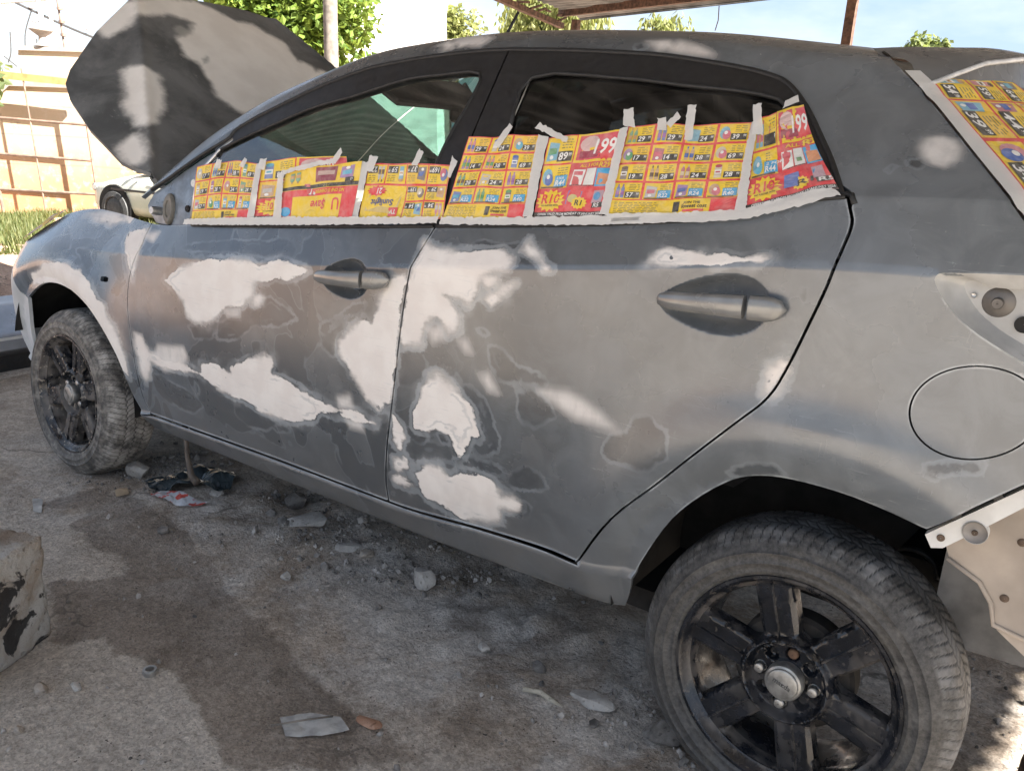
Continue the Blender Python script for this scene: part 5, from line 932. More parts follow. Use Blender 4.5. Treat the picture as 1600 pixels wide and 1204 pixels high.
WALLM = wall_mat(); COPE = simple('grey_coping', (.30, .26, .23), .9, 0, .2, 4); FRM = simple('brown_steel_frame', (.19, .13, .10), .7, .1, .3, 9); FRY = simple('orange_brown_lintel', (.36, .22, .08), .8, 0, .25, 6)
wall = tag(empty('boundary_wall', tuple(W0)), 'peach plastered boundary wall with sloping shoulder and stepped top, left of the bonnet', 'wall')
b = MB(); slab(b, [(-120, 345), (-120, 215), (0, 178), (50, 140), (330, 150), (330, 345)], 0, .2); part(b, 'wall_body', WALLM, wall)
b = MB(); slab(b, [(57, 139), (68, 90), (330, 98), (330, 149)], .05, .22); part(b, 'upper_tier', WALLM, wall)
b = MB(); slab(b, [(-120, 215), (0, 178), (50, 140), (330, 150), (330, 144), (50, 133), (0, 170), (-120, 207)], -.05, .0); part(b, 'coping', COPE, wall)
b = MB(); slab(b, [(66, 90), (66, 84), (330, 92), (330, 98)], .0, .25); part(b, 'coping', COPE, wall)
b = MB(); c0 = wl(103, 84, .12); b.lathe([(.16, 0), (.07, .06), (.06, .16), (.17, .24), (.21, .27), (.19, .28), (.02, .22)], 20, 'z', tuple(c0)); part(b, 'urn', COPE, wall, True)
fr = tag(empty('steel_frame', tuple(wl(26, 337, -.4))), 'brown steel frame of bars standing against the peach wall', 'frame')
def bar(px0, py0, px1, py1, w, name='rail', mat=FRM):
    b = MB(); b.tube([wl(px0, py0, -.4), wl(px1, py1, -.4)], w*MP/2, 8); return part(b, name, mat, fr)
bar(22, 118, 28, 342, 5, 'upright'); bar(89, 118, 92, 342, 2.6, 'upright'); bar(172, 122, 174, 342, 4, 'upright')
for a in ((24, 184, 172, 196), (26, 236, 172, 247), (28, 288, 172, 296)): bar(*a, 4)
b = MB(); q0 = [wl(17, 117, -.42), wl(17, 128, -.42), wl(175, 143, -.42), wl(175, 134, -.42)]; b.add(q0+[v+BB*.12 for v in q0], [(0, 1, 2, 3), (7, 6, 5, 4), (0, 4, 5, 1), (1, 5, 6, 2), (2, 6, 7, 3), (3, 7, 4, 0)]); part(b, 'lintel', FRY, fr)
# electric fence post and power line
b = MB(); b.tube([wl(131, 92, .2), wl(130, 0, .2)], .018, 8)
for py in (10, 32, 50, 68): b.lathe([(.001, -.03), (.05, -.02), (.05, .02), (.001, .03)], 10, 'z', tuple(wl(133, py, .18)))
tag(b.build('fence_post', FRM), 'thin electric fence post with insulators above the wall', 'post')
PW = np.array((-27.9, 12.2, 0)); b = MB(); pr = 26/1300
def pw(px, py): return np.array((-27.89, 12.18, 3.53))+BR*(px-76)*pr+BU*(50-py)*pr
pp = tag(empty('power_pole', tuple(pw(76, 230))), 'pale twin power pole with crossarm above the wall', 'power pole'); PPM = simple('pale_concrete_pole', (.42, .42, .40), .8)
b = MB(); b.tube([pw(74, 240), pw(66, -60)], [.12, .07], 10); part(b, 'pole', PPM, pp, True)
b = MB(); b.tube([pw(86, 240), pw(82, -60)], [.09, .06], 10); part(b, 'pole', PPM, pp, True)
b = MB(); b.tube([pw(8, 8), pw(84, 3)], .05, 8); part(b, 'crossarm', PPM, pp)
for x, y in ((56, 15), (58, 35), (80, 22), (140, 47), (141, 68)):
    b = MB(); b.lathe([(.001, -.04), (.09, -.02), (.09, .02), (.001, .04)], 10, 'z', tuple(pw(x, y))); part(b, 'insulator', PPM, pp)
for i, pts in enumerate(([(15, 0), (70, 26), (150, 60), (300, 110)], [(55, 18), (40, 50), (34, 80), (22, 112)], [(56, 60), (50, 95), (38, 118)], [(16, 50), (12, 80), (5, 95)], [(0, 85), (20, 102), (40, 118)])):
    b = MB(); b.tube([pw(*q) for q in smooth_line(pts, 5)], .018 if i else .035, 6); part(b, 'cable', simple('dark_cable', (.05, .05, .05), .7) if i == 0 else MATS['dark_cable'], pp)
# white building far behind
BW = simple('white_render', (.80, .78, .74), .8, 0, .04, 2)
b = MB(); c = np.array((-18.2, 20.5, 0)); bld = tag(empty('white_building', (-18.2, 20.5, -.6)), 'plain white rendered building behind the car roof, beside the wooden pole', 'building')
br = .0185
def bw(px, py, back=0): return np.array((-16.51, 17.4, 3.23))+BR*(px-680)*br+BU*(90-py)*br+BB*back
def bslab(b, x0, y0, x1, y1, t0, t1):
    V = [bw(*q, t) for t in (t0, t1) for q in ((x0, y0), (x1, y0), (x1, y1), (x0, y1))]; return b.add(V, [(0, 1, 2, 3), (7, 6, 5, 4), (0, 4, 5, 1), (1, 5, 6, 2), (2, 6, 7, 3), (3, 7, 4, 0)])
b = MB(); bslab(b, 485, -70, 680, 320, 0, 6); part(b, 'wall', BW, bld)
b = MB(); bslab(b, 478, -85, 688, -70, -.2, 6.2); part(b, 'roof_slab', BW, bld)
# ================================================================ trees
def leafmat(name, a, b_):
    g = NT(name); col = g.mix(g.attr('tint'), a, b_); g.set(col, .6, 0, None, .3); g.put(g.b.inputs['Subsurface Weight'], 0.0)
    tl = g.n('ShaderNodeBsdfTranslucent'); g.put(tl.inputs[0], g.mix(.35, col, (.35, .42, .06))); m = g.n('ShaderNodeMixShader'); m.inputs[0].default_value = .42; g.t.links.new(g.b.outputs[0], m.inputs[1]); g.t.links.new(tl.outputs[0], m.inputs[2]); g.t.links.new(m.outputs[0], g.out.inputs['Surface']); return g.m
BARK = simple('brown_bark', (.11, .085, .065), .9, 0, .4, 9, .4)
def tree(name, label, base_p, top, rad, nleaf, lsize, mat, seed, clumps=26, droop=0., group='trees beyond the yard', flat=1.0, cats='tree'):
    r_ = np.random.default_rng(seed); base_p = np.array(base_p, float); root = tag(empty(name, tuple(base_p)), label, cats, group)
    cen = base_p+np.array((0, 0, top-rad[2])); b = MB(); b.tube([base_p-(0, 0, .3), base_p+(.05, 0, .4*top), cen+(0, 0, rad[2]*.35)], [.035*top+.03, .026*top+.02, .02], 10)
    cl = r_.normal(size=(clumps, 3)); cl /= np.linalg.norm(cl, axis=1)[:, None]; cl *= (r_.random((clumps, 1))**.35); cl[:, 2] = cl[:, 2]*.9+.05; cc_ = cen+cl*rad*.82
    for q in cc_[:12]: b.tube([base_p+(0, 0, .45*top), (base_p+(0, 0, .5*top))*.45+q*.55+(0, 0, .15), q], [.022*top, .012*top, .004*top], 6)
    part(b, 'trunk', BARK, root, True)
    k = r_.integers(0, clumps, nleaf); cr = rad*.34*(.7+.6*r_.random((clumps, 1))); d_ = r_.normal(size=(nleaf, 3)); d_ /= np.linalg.norm(d_, axis=1)[:, None]; p_ = cc_[k]+d_*cr[k]*(.45+.6*r_.random((nleaf, 1)))
    if droop: p_[:, 2] -= droop*r_.random(nleaf)**2
    ax = r_.normal(size=(nleaf, 3)); ax[:, 2] *= .6; ax[:, 2] -= .35+droop*1.5; ax /= np.linalg.norm(ax, axis=1)[:, None]; w_ = np.cross(ax, r_.normal(size=(nleaf, 3))); w_ /= np.linalg.norm(w_, axis=1)[:, None]; up_ = np.cross(w_, ax)
    L_ = lsize*(.6+.8*r_.random((nleaf, 1))); Wd = L_*(.20 if droop else .30)
    V = np.stack([p_, p_+ax*L_*.5+w_*Wd, p_+ax*L_+up_*L_*.15, p_+ax*L_*.5-w_*Wd], 1).reshape(-1, 3); q = np.arange(nleaf)*4; F = np.stack([q, q+1, q+2, q+3], -1)
    tint = np.repeat(np.clip(.5+.35*r_.normal(size=nleaf)+.25*(r_.random(clumps)[k]-.5), 0, 1), 4)
    o = mesh('crown', V, F, mat, None, False, None, dict(tint=tint)); o.parent = root; o.matrix_parent_inverse = Matrix.Translation(-Vector(root.location)); return root
LG = leafmat('bright_green_leaves', (.055, .11, .018), (.19, .26, .045)); LP_ = leafmat('pale_olive_leaves', (.13, .15, .05), (.27, .28, .11)); LD = leafmat('grey_green_leaves', (.09, .12, .05), (.20, .23, .10))
tree('green_tree', 'bright yellow-green leafy tree between the bonnet and the wooden pole', (-12.7, 8.9, -.6), 5.9, np.array((1.5, 1.5, 1.9)), 16000, .15, LG, 1, 46)
tree('green_tree', 'light green tree just right of the white building', (-19.6, 21.6, -.9), 6.6, np.array((1.1, 1.1, 1.6)), 5000, .2, LP_, 2)
tree('weeping_tree', 'pale weeping willow-like tree above the car roof beside the shelter corner', (-15.3, 21.7, -.9), 7.6, np.array((1.9, 1.9, 1.9)), 9000, .26, LP_, 3, 30, 1.6)
tree('weeping_tree', 'faint pale tree seen under the shelter beam', (-14.4, 27.3, -.9), 6.9, np.array((1.4, 1.4, 1.5)), 4500, .26, LP_, 4, 20, 1.3)
tree('green_tree', 'small green treetop showing above the rear spoiler', (-6.3, 32.8, -.9), 6.25, np.array((1.5, 1.5, 1.3)), 6000, .22, LD, 5)
tree('green_tree', 'dark spiky tree cut off by the left edge above the wall', (-15.5, 4.0, -.6), 3.3, np.array((.85, .85, 1.0)), 4500, .16, LD, 6)
# grass verge in front of the wall
r_ = np.random.default_rng(5); N = 26000; t = r_.random(N); px_ = -9.0-6.8*t**.8; py_ = 1.2+(r_.random(N))*4.2+(-9-px_)*.42-.8; keep = fbm(px_*1.1, py_*1.1, 9, 3) > .40; px_, py_ = px_[keep], py_[keep]; N = len(px_); z_ = gz(px_, py_)
h_ = .05+.14*r_.random(N)**1.5; a_ = r_.random(N)*6.283; lx, ly = np.cos(a_), np.sin(a_); w_ = .010+.008*r_.random(N)
V = np.stack([np.stack([px_-ly*w_, py_+lx*w_, z_-.01], -1), np.stack([px_+ly*w_, py_-lx*w_, z_-.01], -1), np.stack([px_+lx*h_*.5, py_+ly*h_*.5, z_+h_], -1)], 1).reshape(-1, 3); F = np.arange(3*N).reshape(-1, 3)
GRM = leafmat('verge_grass', (.06, .085, .025), (.17, .17, .07)); o = mesh('grass', V, F, GRM, None, False, None, dict(tint=np.repeat(r_.random(N), 3))); o['kind'] = 'stuff'; o['label'] = 'sparse green grass verge at the foot of the wall'
# ================================================================ parked cream car
def generic_car(name, label, loc, rotz, paint):
    root = tag(empty(name, loc), label, 'car'); root.rotation_euler = (0, 0, rotz)
    def add(b, nm, m, sm=True, dg=35): o = b.build(nm, m, root, sm); auto(o, dg); return o
    # body: stations from nose (x=0) to tail
    st = [(0, .50, .34, .50), (.06, .66, .26, .60), (.25, .76, .22, .70), (.7, .82, .20, .80), (1.2, .84, .20, .88), (1.7, .845, .20, .92), (2.6, .845, .20, .93), (3.4, .83, .22, .94), (3.95, .78, .26, .93), (4.2, .68, .34, .85), (4.26, .5, .42, .7)]
    n = 18; V = []
    for x, w, z0, z1 in st:
        for k in range(n):
            a = 2*math.pi*(k+.5)/n; ca, sa_ = math.cos(a), math.sin(a); e = .42; V.append((x, w*np.sign(ca)*abs(ca)**e, (z0+z1)/2+(z1-z0)/2*np.sign(sa_)*abs(sa_)**e))
    b = MB(); m = len(st); b.add(V, [(i*n+k, i*n+(k+1) % n, (i+1)*n+(k+1) % n, (i+1)*n+k) for i in range(m-1) for k in range(n)]+[tuple(range(n)), tuple(range((m-1)*n, m*n))[::-1]]); add(b, 'body', paint, True, 50)
    cab = [(1.15, .68, .88, .90), (1.75, .62, .88, 1.33), (2.1, .60, .88, 1.42), (2.9, .60, .88, 1.41), (3.4, .60, .9, 1.28), (3.85, .64, .9, .95)]; V = []
    for x, w, z0, z1 in cab: V += [(x, -w-.12, z0), (x, -w, z1-.04), (x, -w+.1, z1), (x, w-.1, z1), (x, w, z1-.04), (x, w+.12, z0)]
    b = MB(); b.add(V, [(i*6+k, i*6+k+1, (i+1)*6+k+1, (i+1)*6+k) for i in range(5) for k in range(5)]); add(b, 'greenhouse', TINT, True, 30)
    V = []
    for x, w, z0, z1 in cab[1:5]: V += [(x, -w+.0, z1-.03), (x, -w+.1, z1+.006), (x, 0, z1+.02), (x, w-.1, z1+.006), (x, w, z1-.03)]
    b = MB(); b.add(V, [(i*5+k, i*5+k+1, (i+1)*5+k+1, (i+1)*5+k) for i in range(3) for k in range(4)]); add(b, 'roof', paint)
    for s_ in (-1, 1):
        for (x0, z0, x1, z1) in ((1.18, .90, 1.78, 1.35), (2.55, .92, 2.50, 1.41), (3.82, .95, 3.38, 1.29)):
            b = MB(); b.tube([(x0, s_*.80, z0), (x1, s_*.625, z1)], .035, 8); add(b, 'pillar', paint)
        b = MB(); b.box((1.45, s_*.98, 1.0), (.10, .20, .14), bev=.03); b.tube([(1.45, s_*.82, .94), (1.45, s_*.92, .98)], .02, 8); add(b, 'door_mirror', paint)
        for wx in (.75, 3.3):
            b = MB(); b.lathe([(.001, 0), (.345, .0), (.345, .08)], 28, 'y', (wx, s_*.852 if s_ < 0 else s_*.852-.0, .34)); add(b, 'wheel_arch', DARK)
            b = MB(); b.lathe([(.001, -.02), (.10, -.02), (.18, -.01), (.20, .0), (.21, -.025), (.28, -.015), (.30, .02), (.30, .18)] if s_ < 0 else [(.001, .02), (.10, .02), (.18, .01), (.20, 0), (.21, .025), (.28, .015), (.30, -.02), (.30, -.18)], 28, 'y', (wx, s_*.85, .30)); add(b, 'wheel', simple('plain_wheel_grey', (.05, .05, .05), .7) if 'plain_wheel_grey' not in MATS else MATS['plain_wheel_grey'])
        b = MB(); b.box((.10, s_*.58, .60), (.10, .26, .12), bev=.03); add(b, 'headlamp', CHROME)
        b = MB(); b.box((1.9, s_*.851, .62), (2.4, .012, .03)); add(b, 'rub_strip', BLACK)
        b = MB(); b.box((1.62, s_*.8485, .60), (.008, .008, .50)); add(b, 'door_gap', DARK)
    return root
CREAM = simple('cream_car_paint', (.62, .61, .50), .25, 0, .04, 3)
generic_car('parked_car', 'cream sedan parked by the wall, seen under the raised bonnet', (-12.75, 5.50, -.48), R(8), CREAM)
# detached bumper lying at the left edge
bx = tag(empty('detached_bumper', (-3.95, -.42, 0)), 'silver-grey detached car bumper lying on the ground at the left edge', 'bumper'); prof = [(.02, .09), (-.03, .14), (-.02, .20), (.02, .235), (.05, .245), (.14, .330), (.24, .365)]
V = []; P_ = smooth_line([(-.10, -.30), (-.02, .10), (0, .5), (-.02, .9), (-.12, 1.28)], 8)
for (dx, dy) in P_:
    for (o_, z) in prof: V.append((-3.83+o_*-1+dx*1.0, -.95+dy, z*.88+.005))
m = len(P_); k = len(prof); b = MB(); b.add(V, [(i*k+j, i*k+j+1, (i+1)*k+j+1, (i+1)*k+j) for i in range(m-1) for j in range(k-1)]); o = part(b, 'shell', simple('gloss_silver_bumper', (.30, .31, .33), .22, .3, .15, 9), bx, True, 40)
sm_ = o.modifiers.new('solid', 'SOLIDIFY'); sm_.thickness = .004
V = [(-3.83+.02+dx+.012, -.95+dy, z) for (dx, dy) in P_ for z in (.174, .188)]; b = MB(); b.add(V, [(i*2, i*2+1, i*2+3, i*2+2) for i in range(m-1)]); part(b, 'trim_strip', WHITEP, bx, True)
V = [(-3.835+dx, -.95+dy, z) for (dx, dy) in P_ for z in (.015, .12)]; b = MB(); b.add(V, [(i*2, i*2+1, i*2+3, i*2+2) for i in range(m-1)]); o = part(b, 'lower_valance', BLACK, bx, True)

# ================================================================ flyer pages masking the windows
def print_mat():
    g = NT('flyer_print'); p = g.obj(); c = g.attr('ink', 'Color'); n = g.noise(p, 60, 4)
    c = g.mix(g.mr(n, .3, .8, .06, .28), c, (.70, .66, .58)); return g.set(c, .58, 0, g.bump(g.noise(g.scale(p, (1, 1, .55), (0, .4, 0)), 19, 4, .55, .8), .6, .014), .35)
def tape_mat():
    g = NT('masking_paper_tape'); p = g.obj(); n = g.noise(p, 40, 5); g.set(g.mix(g.mr(n, .3, .7), (.60, .59, .56), (.74, .73, .70)), .7, 0, g.bump(g.noise(p, 55, 4), .5, .003), .3)
    t = g.n('ShaderNodeBsdfTransparent'); m = g.n('ShaderNodeMixShader'); g.put(m.inputs[0], g.mr(n, .3, .7, .08, .26)); g.t.links.new(g.b.outputs[0], m.inputs[1]); g.t.links.new(t.outputs[0], m.inputs[2]); g.t.links.new(m.outputs[0], g.out.inputs['Surface']); return g.m
PRINT = print_mat(); TAPE = tape_mat(); PAPER = simple('newsprint_white', (.68, .66, .60), .8, 0, .06, 20)
YEL, RED, BLK, WHT, BLU, ORG, DRED = (.80, .55, .015), (.70, .040, .055), (.016, .014, .014), (.78, .77, .74), (.03, .34, .62), (.72, .20, .02), (.32, .02, .06)
def text_mesh(s): return _tc[s]
class Page:
    def __init__(s, fmap, W, H, flip=False, seed=0): s.f = fmap; s.W = W; s.H = H; s.flip = flip; s.V = []; s.F = []; s.C = []; s.n = 0; s.r = random.Random(seed)
    def put(s, uv, F, col, layer):
        uv = np.asarray(uv, float); uv = np.clip(uv, 0, 1)
        if s.flip: uv = 1-uv
        V = np.c_[uv, np.full(len(uv), .0006+.0006*layer)]; s.V.append(V); s.F += [tuple(i+s.n for i in f) for f in F]; s.n += len(V); s.C.append(np.tile(col, (len(V), 1)))
    def rect(s, u0, v0, u1, v1, col, layer=1):
        a = max(1, int(abs(u1-u0)*s.W/.009)); b = max(1, int(abs(v1-v0)*s.H/.009)); U, Vv = np.meshgrid(np.linspace(u0, u1, a+1), np.linspace(v0, v1, b+1)); s.put(np.c_[U.ravel(), Vv.ravel()], [(j*(a+1)+i, j*(a+1)+i+1, (j+1)*(a+1)+i+1, (j+1)*(a+1)+i) for j in range(b) for i in range(a)], col, layer)
    def poly(s, pts, col, layer=1): s.put(pts, [tuple(range(len(pts)))], col, layer)
    def ell(s, u, v, ru, rv, col, layer=2, n=14): s.poly([(u+ru*math.cos(2*math.pi*k/n), v+rv*math.sin(2*math.pi*k/n)) for k in range(n)], col, layer)
    def star(s, u, v, ru, rv, col, layer=2, n=13, inr=.72):
        p = []
        for k in range(2*n): q = math.pi*k/n; m = 1 if k % 2 == 0 else inr; p.append((u+ru*m*math.cos(q), v+rv*m*math.sin(q)))
        s.put([(u, v)]+p, [(0, 1+k, 1+(k+1) % (2*n)) for k in range(2*n)], col, layer)
    def text(s, t, u, v, h, col, layer=3, al='L', maxw=None, shear=.12):
        V, F = text_mesh(t)
        if not len(V): return
        V = V*h*s.H*1.42; V = np.c_[V[:, 0]+V[:, 1]*shear, V[:, 1]]/[s.W, s.H]; w = V[:, 0].max()
        if maxw and w > maxw: V[:, 0] *= maxw/w; w = maxw
        V[:, 0] += u-(w if al == 'R' else w/2 if al == 'C' else 0); V[:, 1] += v
        s.put(V, F, col, layer)
    def lines(s, u0, v0, u1, v1, n, col=(.30, .22, .05)):
        for k in range(n):
            y = v0+(v1-v0)*(k+.5)/n; h = abs(v1-v0)/n*.22; u = u0
            while u < u1-.01: w = s.r.uniform(.02, .06); s.rect(u, y-h, min(u1, u+w), y+h, col, 1.5); u += w+.012
    def product(s, u, v, w, h):
        r = s.r; pal = [(.45, .05, .10), (.05, .12, .40), (.08, .30, .12), (.50, .48, .46), (.55, .30, .12), (.30, .10, .35), (.10, .40, .55), (.60, .15, .20), (.12, .06, .04), (.60, .50, .35)]; c = r.choice(pal); c2 = r.choice(pal); k = r.randrange(4); c = tuple(.75*a+.12 for a in c)
        if k == 0:
            for i in (0, 1): x = u+w*(.28+.4*i); s.rect(x-w*.15, v, x+w*.15, v+h*.68, c, 2); s.poly([(x-w*.15, v+h*.68), (x+w*.15, v+h*.68), (x+w*.06, v+h*.85), (x-w*.06, v+h*.85)], c, 2); s.rect(x-w*.06, v+h*.85, x+w*.06, v+h, c2, 2); s.rect(x-w*.15, v+h*.2, x+w*.15, v+h*.5, c2, 2.5)
        elif k == 1: s.poly([(u+w*.05, v), (u+w*.9, v+h*.06), (u+w*.95, v+h*.8), (u+w*.1, v+h*.9)], c, 2); s.poly([(u+w*.18, v+h*.3), (u+w*.8, v+h*.34), (u+w*.8, v+h*.62), (u+w*.18, v+h*.6)], c2, 2.5); s.ell(u+w*.45, v+h*.18, w*.15, h*.1, WHT, 2.6)
        elif k == 2: s.ell(u+w*.42, v+h*.5, w*.40, h*.42, c, 2); s.ell(u+w*.58, v+h*.35, w*.32, h*.32, c2, 2.4); s.ell(u+w*.5, v+h*.5, w*.14, h*.12, WHT, 2.6)
        else: s.rect(u+w*.2, v, u+w*.75, v+h*.86, c, 2); s.ell(u+w*.475, v+h*.86, w*.275, h*.12, c2, 2.3); s.rect(u+w*.22, v+h*.28, u+w*.73, v+h*.58, WHT, 2.5); s.rect(u+w*.3, v+h*.36, u+w*.65, v+h*.48, c2, 2.7)
    def cell(s, u0, v0, u1, v1, price, kind='k'):
        w, h = u1-u0, v1-v0; s.rect(u0+.012*w, v0+.02*h, u1-.012*w, v1-.02*h, YEL if s.r.random() < .8 else (.80, .50, .03), 1.2); s.product(u0+.05*w, v0+.10*h, .42*w, .80*h); s.lines(u0+.55*w, v0+.52*h, u1-.08*w, v1-.10*h, 4)
        bx, by = u0+.44*w, v0+.08*h
        if kind == 'k': s.rect(bx, by, u1-.05*w, by+.36*h, BLK, 2.8); s.text(price, bx+.04*w, by+.055*h, .26*h, WHT, 3.4, maxw=.34*w); s.text('99', u1-.165*w, by+.17*h, .13*h, WHT, 3.4, maxw=.10*w)
        else: s.rect(bx+.06*w, by, u1-.05*w, by+.46*h, BLU, 2.8); s.text('2 FOR', bx+.12*w, by+.31*h, .09*h, WHT, 3.4); s.text('R'+price, bx+.09*w, by+.05*h, .22*h, WHT, 3.4, maxw=.36*w); s.rect(u0+.06*w, v0+.02*h, u0+.86*w, v0+.09*h, (.12, .05, .02), 3)
    def build(s, name, parent):
        Q = np.concatenate(s.V); return mesh(name, s.f(Q[:, 0], Q[:, 1], Q[:, 2]), s.F, PRINT, parent, False, None, dict(ink=np.concatenate(s.C)))
def grid_page(pg, rows, strip=True):
    v0 = .17 if strip else .02; n = len(rows); pg.rect(0, 0, 1, 1, RED if True else YEL, 0.6)
    if strip:
        pg.rect(0, 0, 1, v0, YEL, 1.1); pg.lines(.04, .02, .40, .15, 7); pg.rect(.52, .03, .57, .14, BLK, 2); pg.text('JOIN THE', .60, .11, .026, BLK, 3); pg.text('lowest cost', .59, .065, .042, BLK, 3, maxw=.19); pg.rect(.60, .025, .76, .05, RED, 2); pg.rect(.80, .0, 1, .165, RED, 2); pg.lines(.83, .03, .97, .14, 4, (.85, .45, .45))
    for j, row in enumerate(rows):
        h = (1-v0)/n; y = 1-(j+1)*h
        for i, p in enumerate(row): w = 1/len(row); pg.cell(i*w+.008, y+.008, (i+1)*w-.008, y+h-.008, p.lstrip('b'), 'b' if p[0] == 'b' else 'k')
def promo_page(pg, cut=1.0):
    pg.rect(0, 0, 1, 1, RED, .6); pg.rect(0, 0, 1, .055, BLK, 1.5); pg.text('OFFERS VALID FROM MONDAY 19 JANUARY 2026', .06, .012, .030, WHT, 3, maxw=.92, shear=.1)
    pg.cell(.01, .66, .42, .995, '89'); pg.rect(.43, .66, 1, 1, YEL, 1.1); pg.rect(.46, .69, 1, .98, (.62, .06, .10), 1.4); pg.ell(.62, .88, .14, .09, (.62, .42, .40), 2); pg.rect(.50, .71, .80, .80, DRED, 2.2); pg.star(.88, .78, .16, .12, RED, 2.4); pg.text('199', .70, .75, .165, WHT, 3.4, maxw=.30); pg.rect(.62, .80, .74, .83, YEL, 2.6)
    pg.cell(.01, .35, .42, .65, '44', 'b'); pg.rect(.43, .36, 1, .65, (.60, .08, .09), 1.1); pg.text('ALL 3 FOR', .55, .60, .036, YEL, 3); pg.text('R29', .82, .585, .06, YEL, 3.2)
    pg.poly([(.46, .38), (.62, .38), (.64, .57), (.48, .57)], WHT, 2); pg.rect(.49, .50, .61, .55, (.60, .12, .15), 2.6); pg.poly([(.64, .38), (.78, .38), (.79, .58), (.66, .58)], (.70, .70, .66), 2); pg.rect(.68, .42, .75, .47, (.10, .25, .10), 2.5); pg.rect(.80, .36, 1, .575, BLU, 1.8); pg.poly([(.82, .38), (.99, .38), (.99, .50), (.83, .52)], (.60, .24, .10), 2.3); pg.lines(.46, .365, .98, .385, 1, BLK)
    pg.rect(.0, .06, 1, .34, RED, 1.2); pg.star(.21, .20, .22, .145, YEL, 2, 15, .76); pg.text('R10', .075, .165, .115, RED, 3.3, maxw=.27); pg.text('PAY FURTHER WITH', .09, .125, .022, BLK, 3.3, maxw=.25); pg.lines(.10, .10, .31, .118, 1, BLK)
    pg.poly([(.44, .15), (.64, .13), (.66, .30), (.47, .31)], (.12, .18, .45), 2); pg.ell(.54, .21, .07, .05, (.55, .50, .20), 2.4); pg.star(.64, .155, .11, .08, YEL, 2.6, 12, .78); pg.text('R1', .585, .125, .065, BLK, 3.3); pg.poly([(.80, .16), (.94, .15), (.96, .31), (.82, .31)], (.45, .30, .35), 2); pg.ell(.87, .24, .05, .05, (.08, .28, .50), 2.4); pg.rect(.82, .10, .97, .165, BLK, 2.6); pg.text('R5', .84, .108, .05, WHT, 3.3)
def save_page(pg):
    pg.rect(0, 0, 1, 1, YEL, .6); pg.rect(0, .42, 1, 1, RED, 1); pg.text('NO ONE IS CHEAPER!', .16, .455, .062, YEL, 3, maxw=.62); pg.rect(.18, .56, .84, .98, YEL, 1.8); pg.text('U', .20, .63, .22, RED, 2.6, maxw=.16, shear=-.05); pg.text('$ave', .38, .66, .17, RED, 3, maxw=.44); pg.ell(.92, .86, .07, .10, BLU, 2.4); pg.lines(.87, .80, .97, .90, 3, WHT)
    pg.rect(0, .34, 1, .41, BLK, 1.6); pg.lines(.03, .35, .97, .40, 2, (.75, .60, .10)); pg.product(.06, .05, .2, .26); pg.rect(.06, .26, .17, .34, BLK, 2.8); pg.text('13', .075, .275, .05, WHT, 3.4); pg.rect(.30, .03, .56, .30, (.25, .03, .06), 2); pg.rect(.33, .10, .53, .18, (.50, .35, .30), 2.4); pg.product(.74, .06, .2, .22)
def soap_page(pg):
    pg.rect(0, 0, 1, 1, RED, .6)
    for i, p in enumerate(('169', '37', '59', '22')): pg.cell(i*.25+.004, .02, (i+1)*.25-.004, .37, p)
    pg.cell(.004, .40, .23, .67, '29'); pg.cell(.24, .40, .47, .67, '139'); pg.cell(.004, .69, .23, .985, '34'); pg.cell(.24, .69, .47, .985, '54')
    pg.rect(.48, .40, .995, .985, YEL, 1.1); pg.poly([(.52, .60), (.90, .50), (.94, .86), (.55, .92)], (.62, .46, .16), 2); pg.text('Sunlight', .60, .66, .11, (.04, .06, .22), 3, maxw=.28); pg.star(.82, .50, .13, .10, RED, 2.6, 12, .75); pg.text('21', .75, .455, .10, WHT, 3.4); pg.rect(.53, .80, .64, .96, RED, 2.6); pg.text('TV', .545, .84, .08, WHT, 3.4)
def glass_map(c, seed):
    c = np.array(c, float)
    def f(u, v, off):
        q = (c[3][None]*((1-u)*(1-v))[:, None]+c[2][None]*(u*(1-v))[:, None]+c[1][None]*(u*v)[:, None]+c[0][None]*((1-u)*v)[:, None]); x, s_ = q[:, 0], q[:, 1]; P_ = S(x, s_); n_ = fix_n(nrm_at(x, s_), P_, s_)
        wr = .0035+.0022*np.sin(u*9+seed)*np.sin(v*5+seed*2)+.0010*np.sin(u*17+v*6+seed*3)+.006*np.clip(v-.75, 0, 1)*(1+np.sin(u*11+seed)); return P_+n_*(wr+off)[:, None]
    p = f(np.array([0, 1, 1, 0.]), np.array([1, 1, 0, 0.]), np.zeros(4)); return f, float(np.linalg.norm(p[1]-p[0])), float(np.linalg.norm(p[0]-p[3]))
def sheet(fmap, W, H, seed, ragged=True):
    a = 22; b = 14; U, Vv = np.meshgrid(np.linspace(0, 1, a+1), np.linspace(0, 1, b+1)); u, v = U.ravel(), Vv.ravel(); P_ = fmap(u, v, np.zeros(len(u))); return mesh('flyer_page', P_, [(j*(a+1)+i, j*(a+1)+i+1, (j+1)*(a+1)+i+1, (j+1)*(a+1)+i) for j in range(b) for i in range(a)], PAPER)
GRP = 'flyer pages masking the windows'
G4 = [['29', '29', '24', '39'], ['17', '14', '38', '69'], ['19', '28', '24', '28'], ['57', 'b22', 'b24', 'b40']]
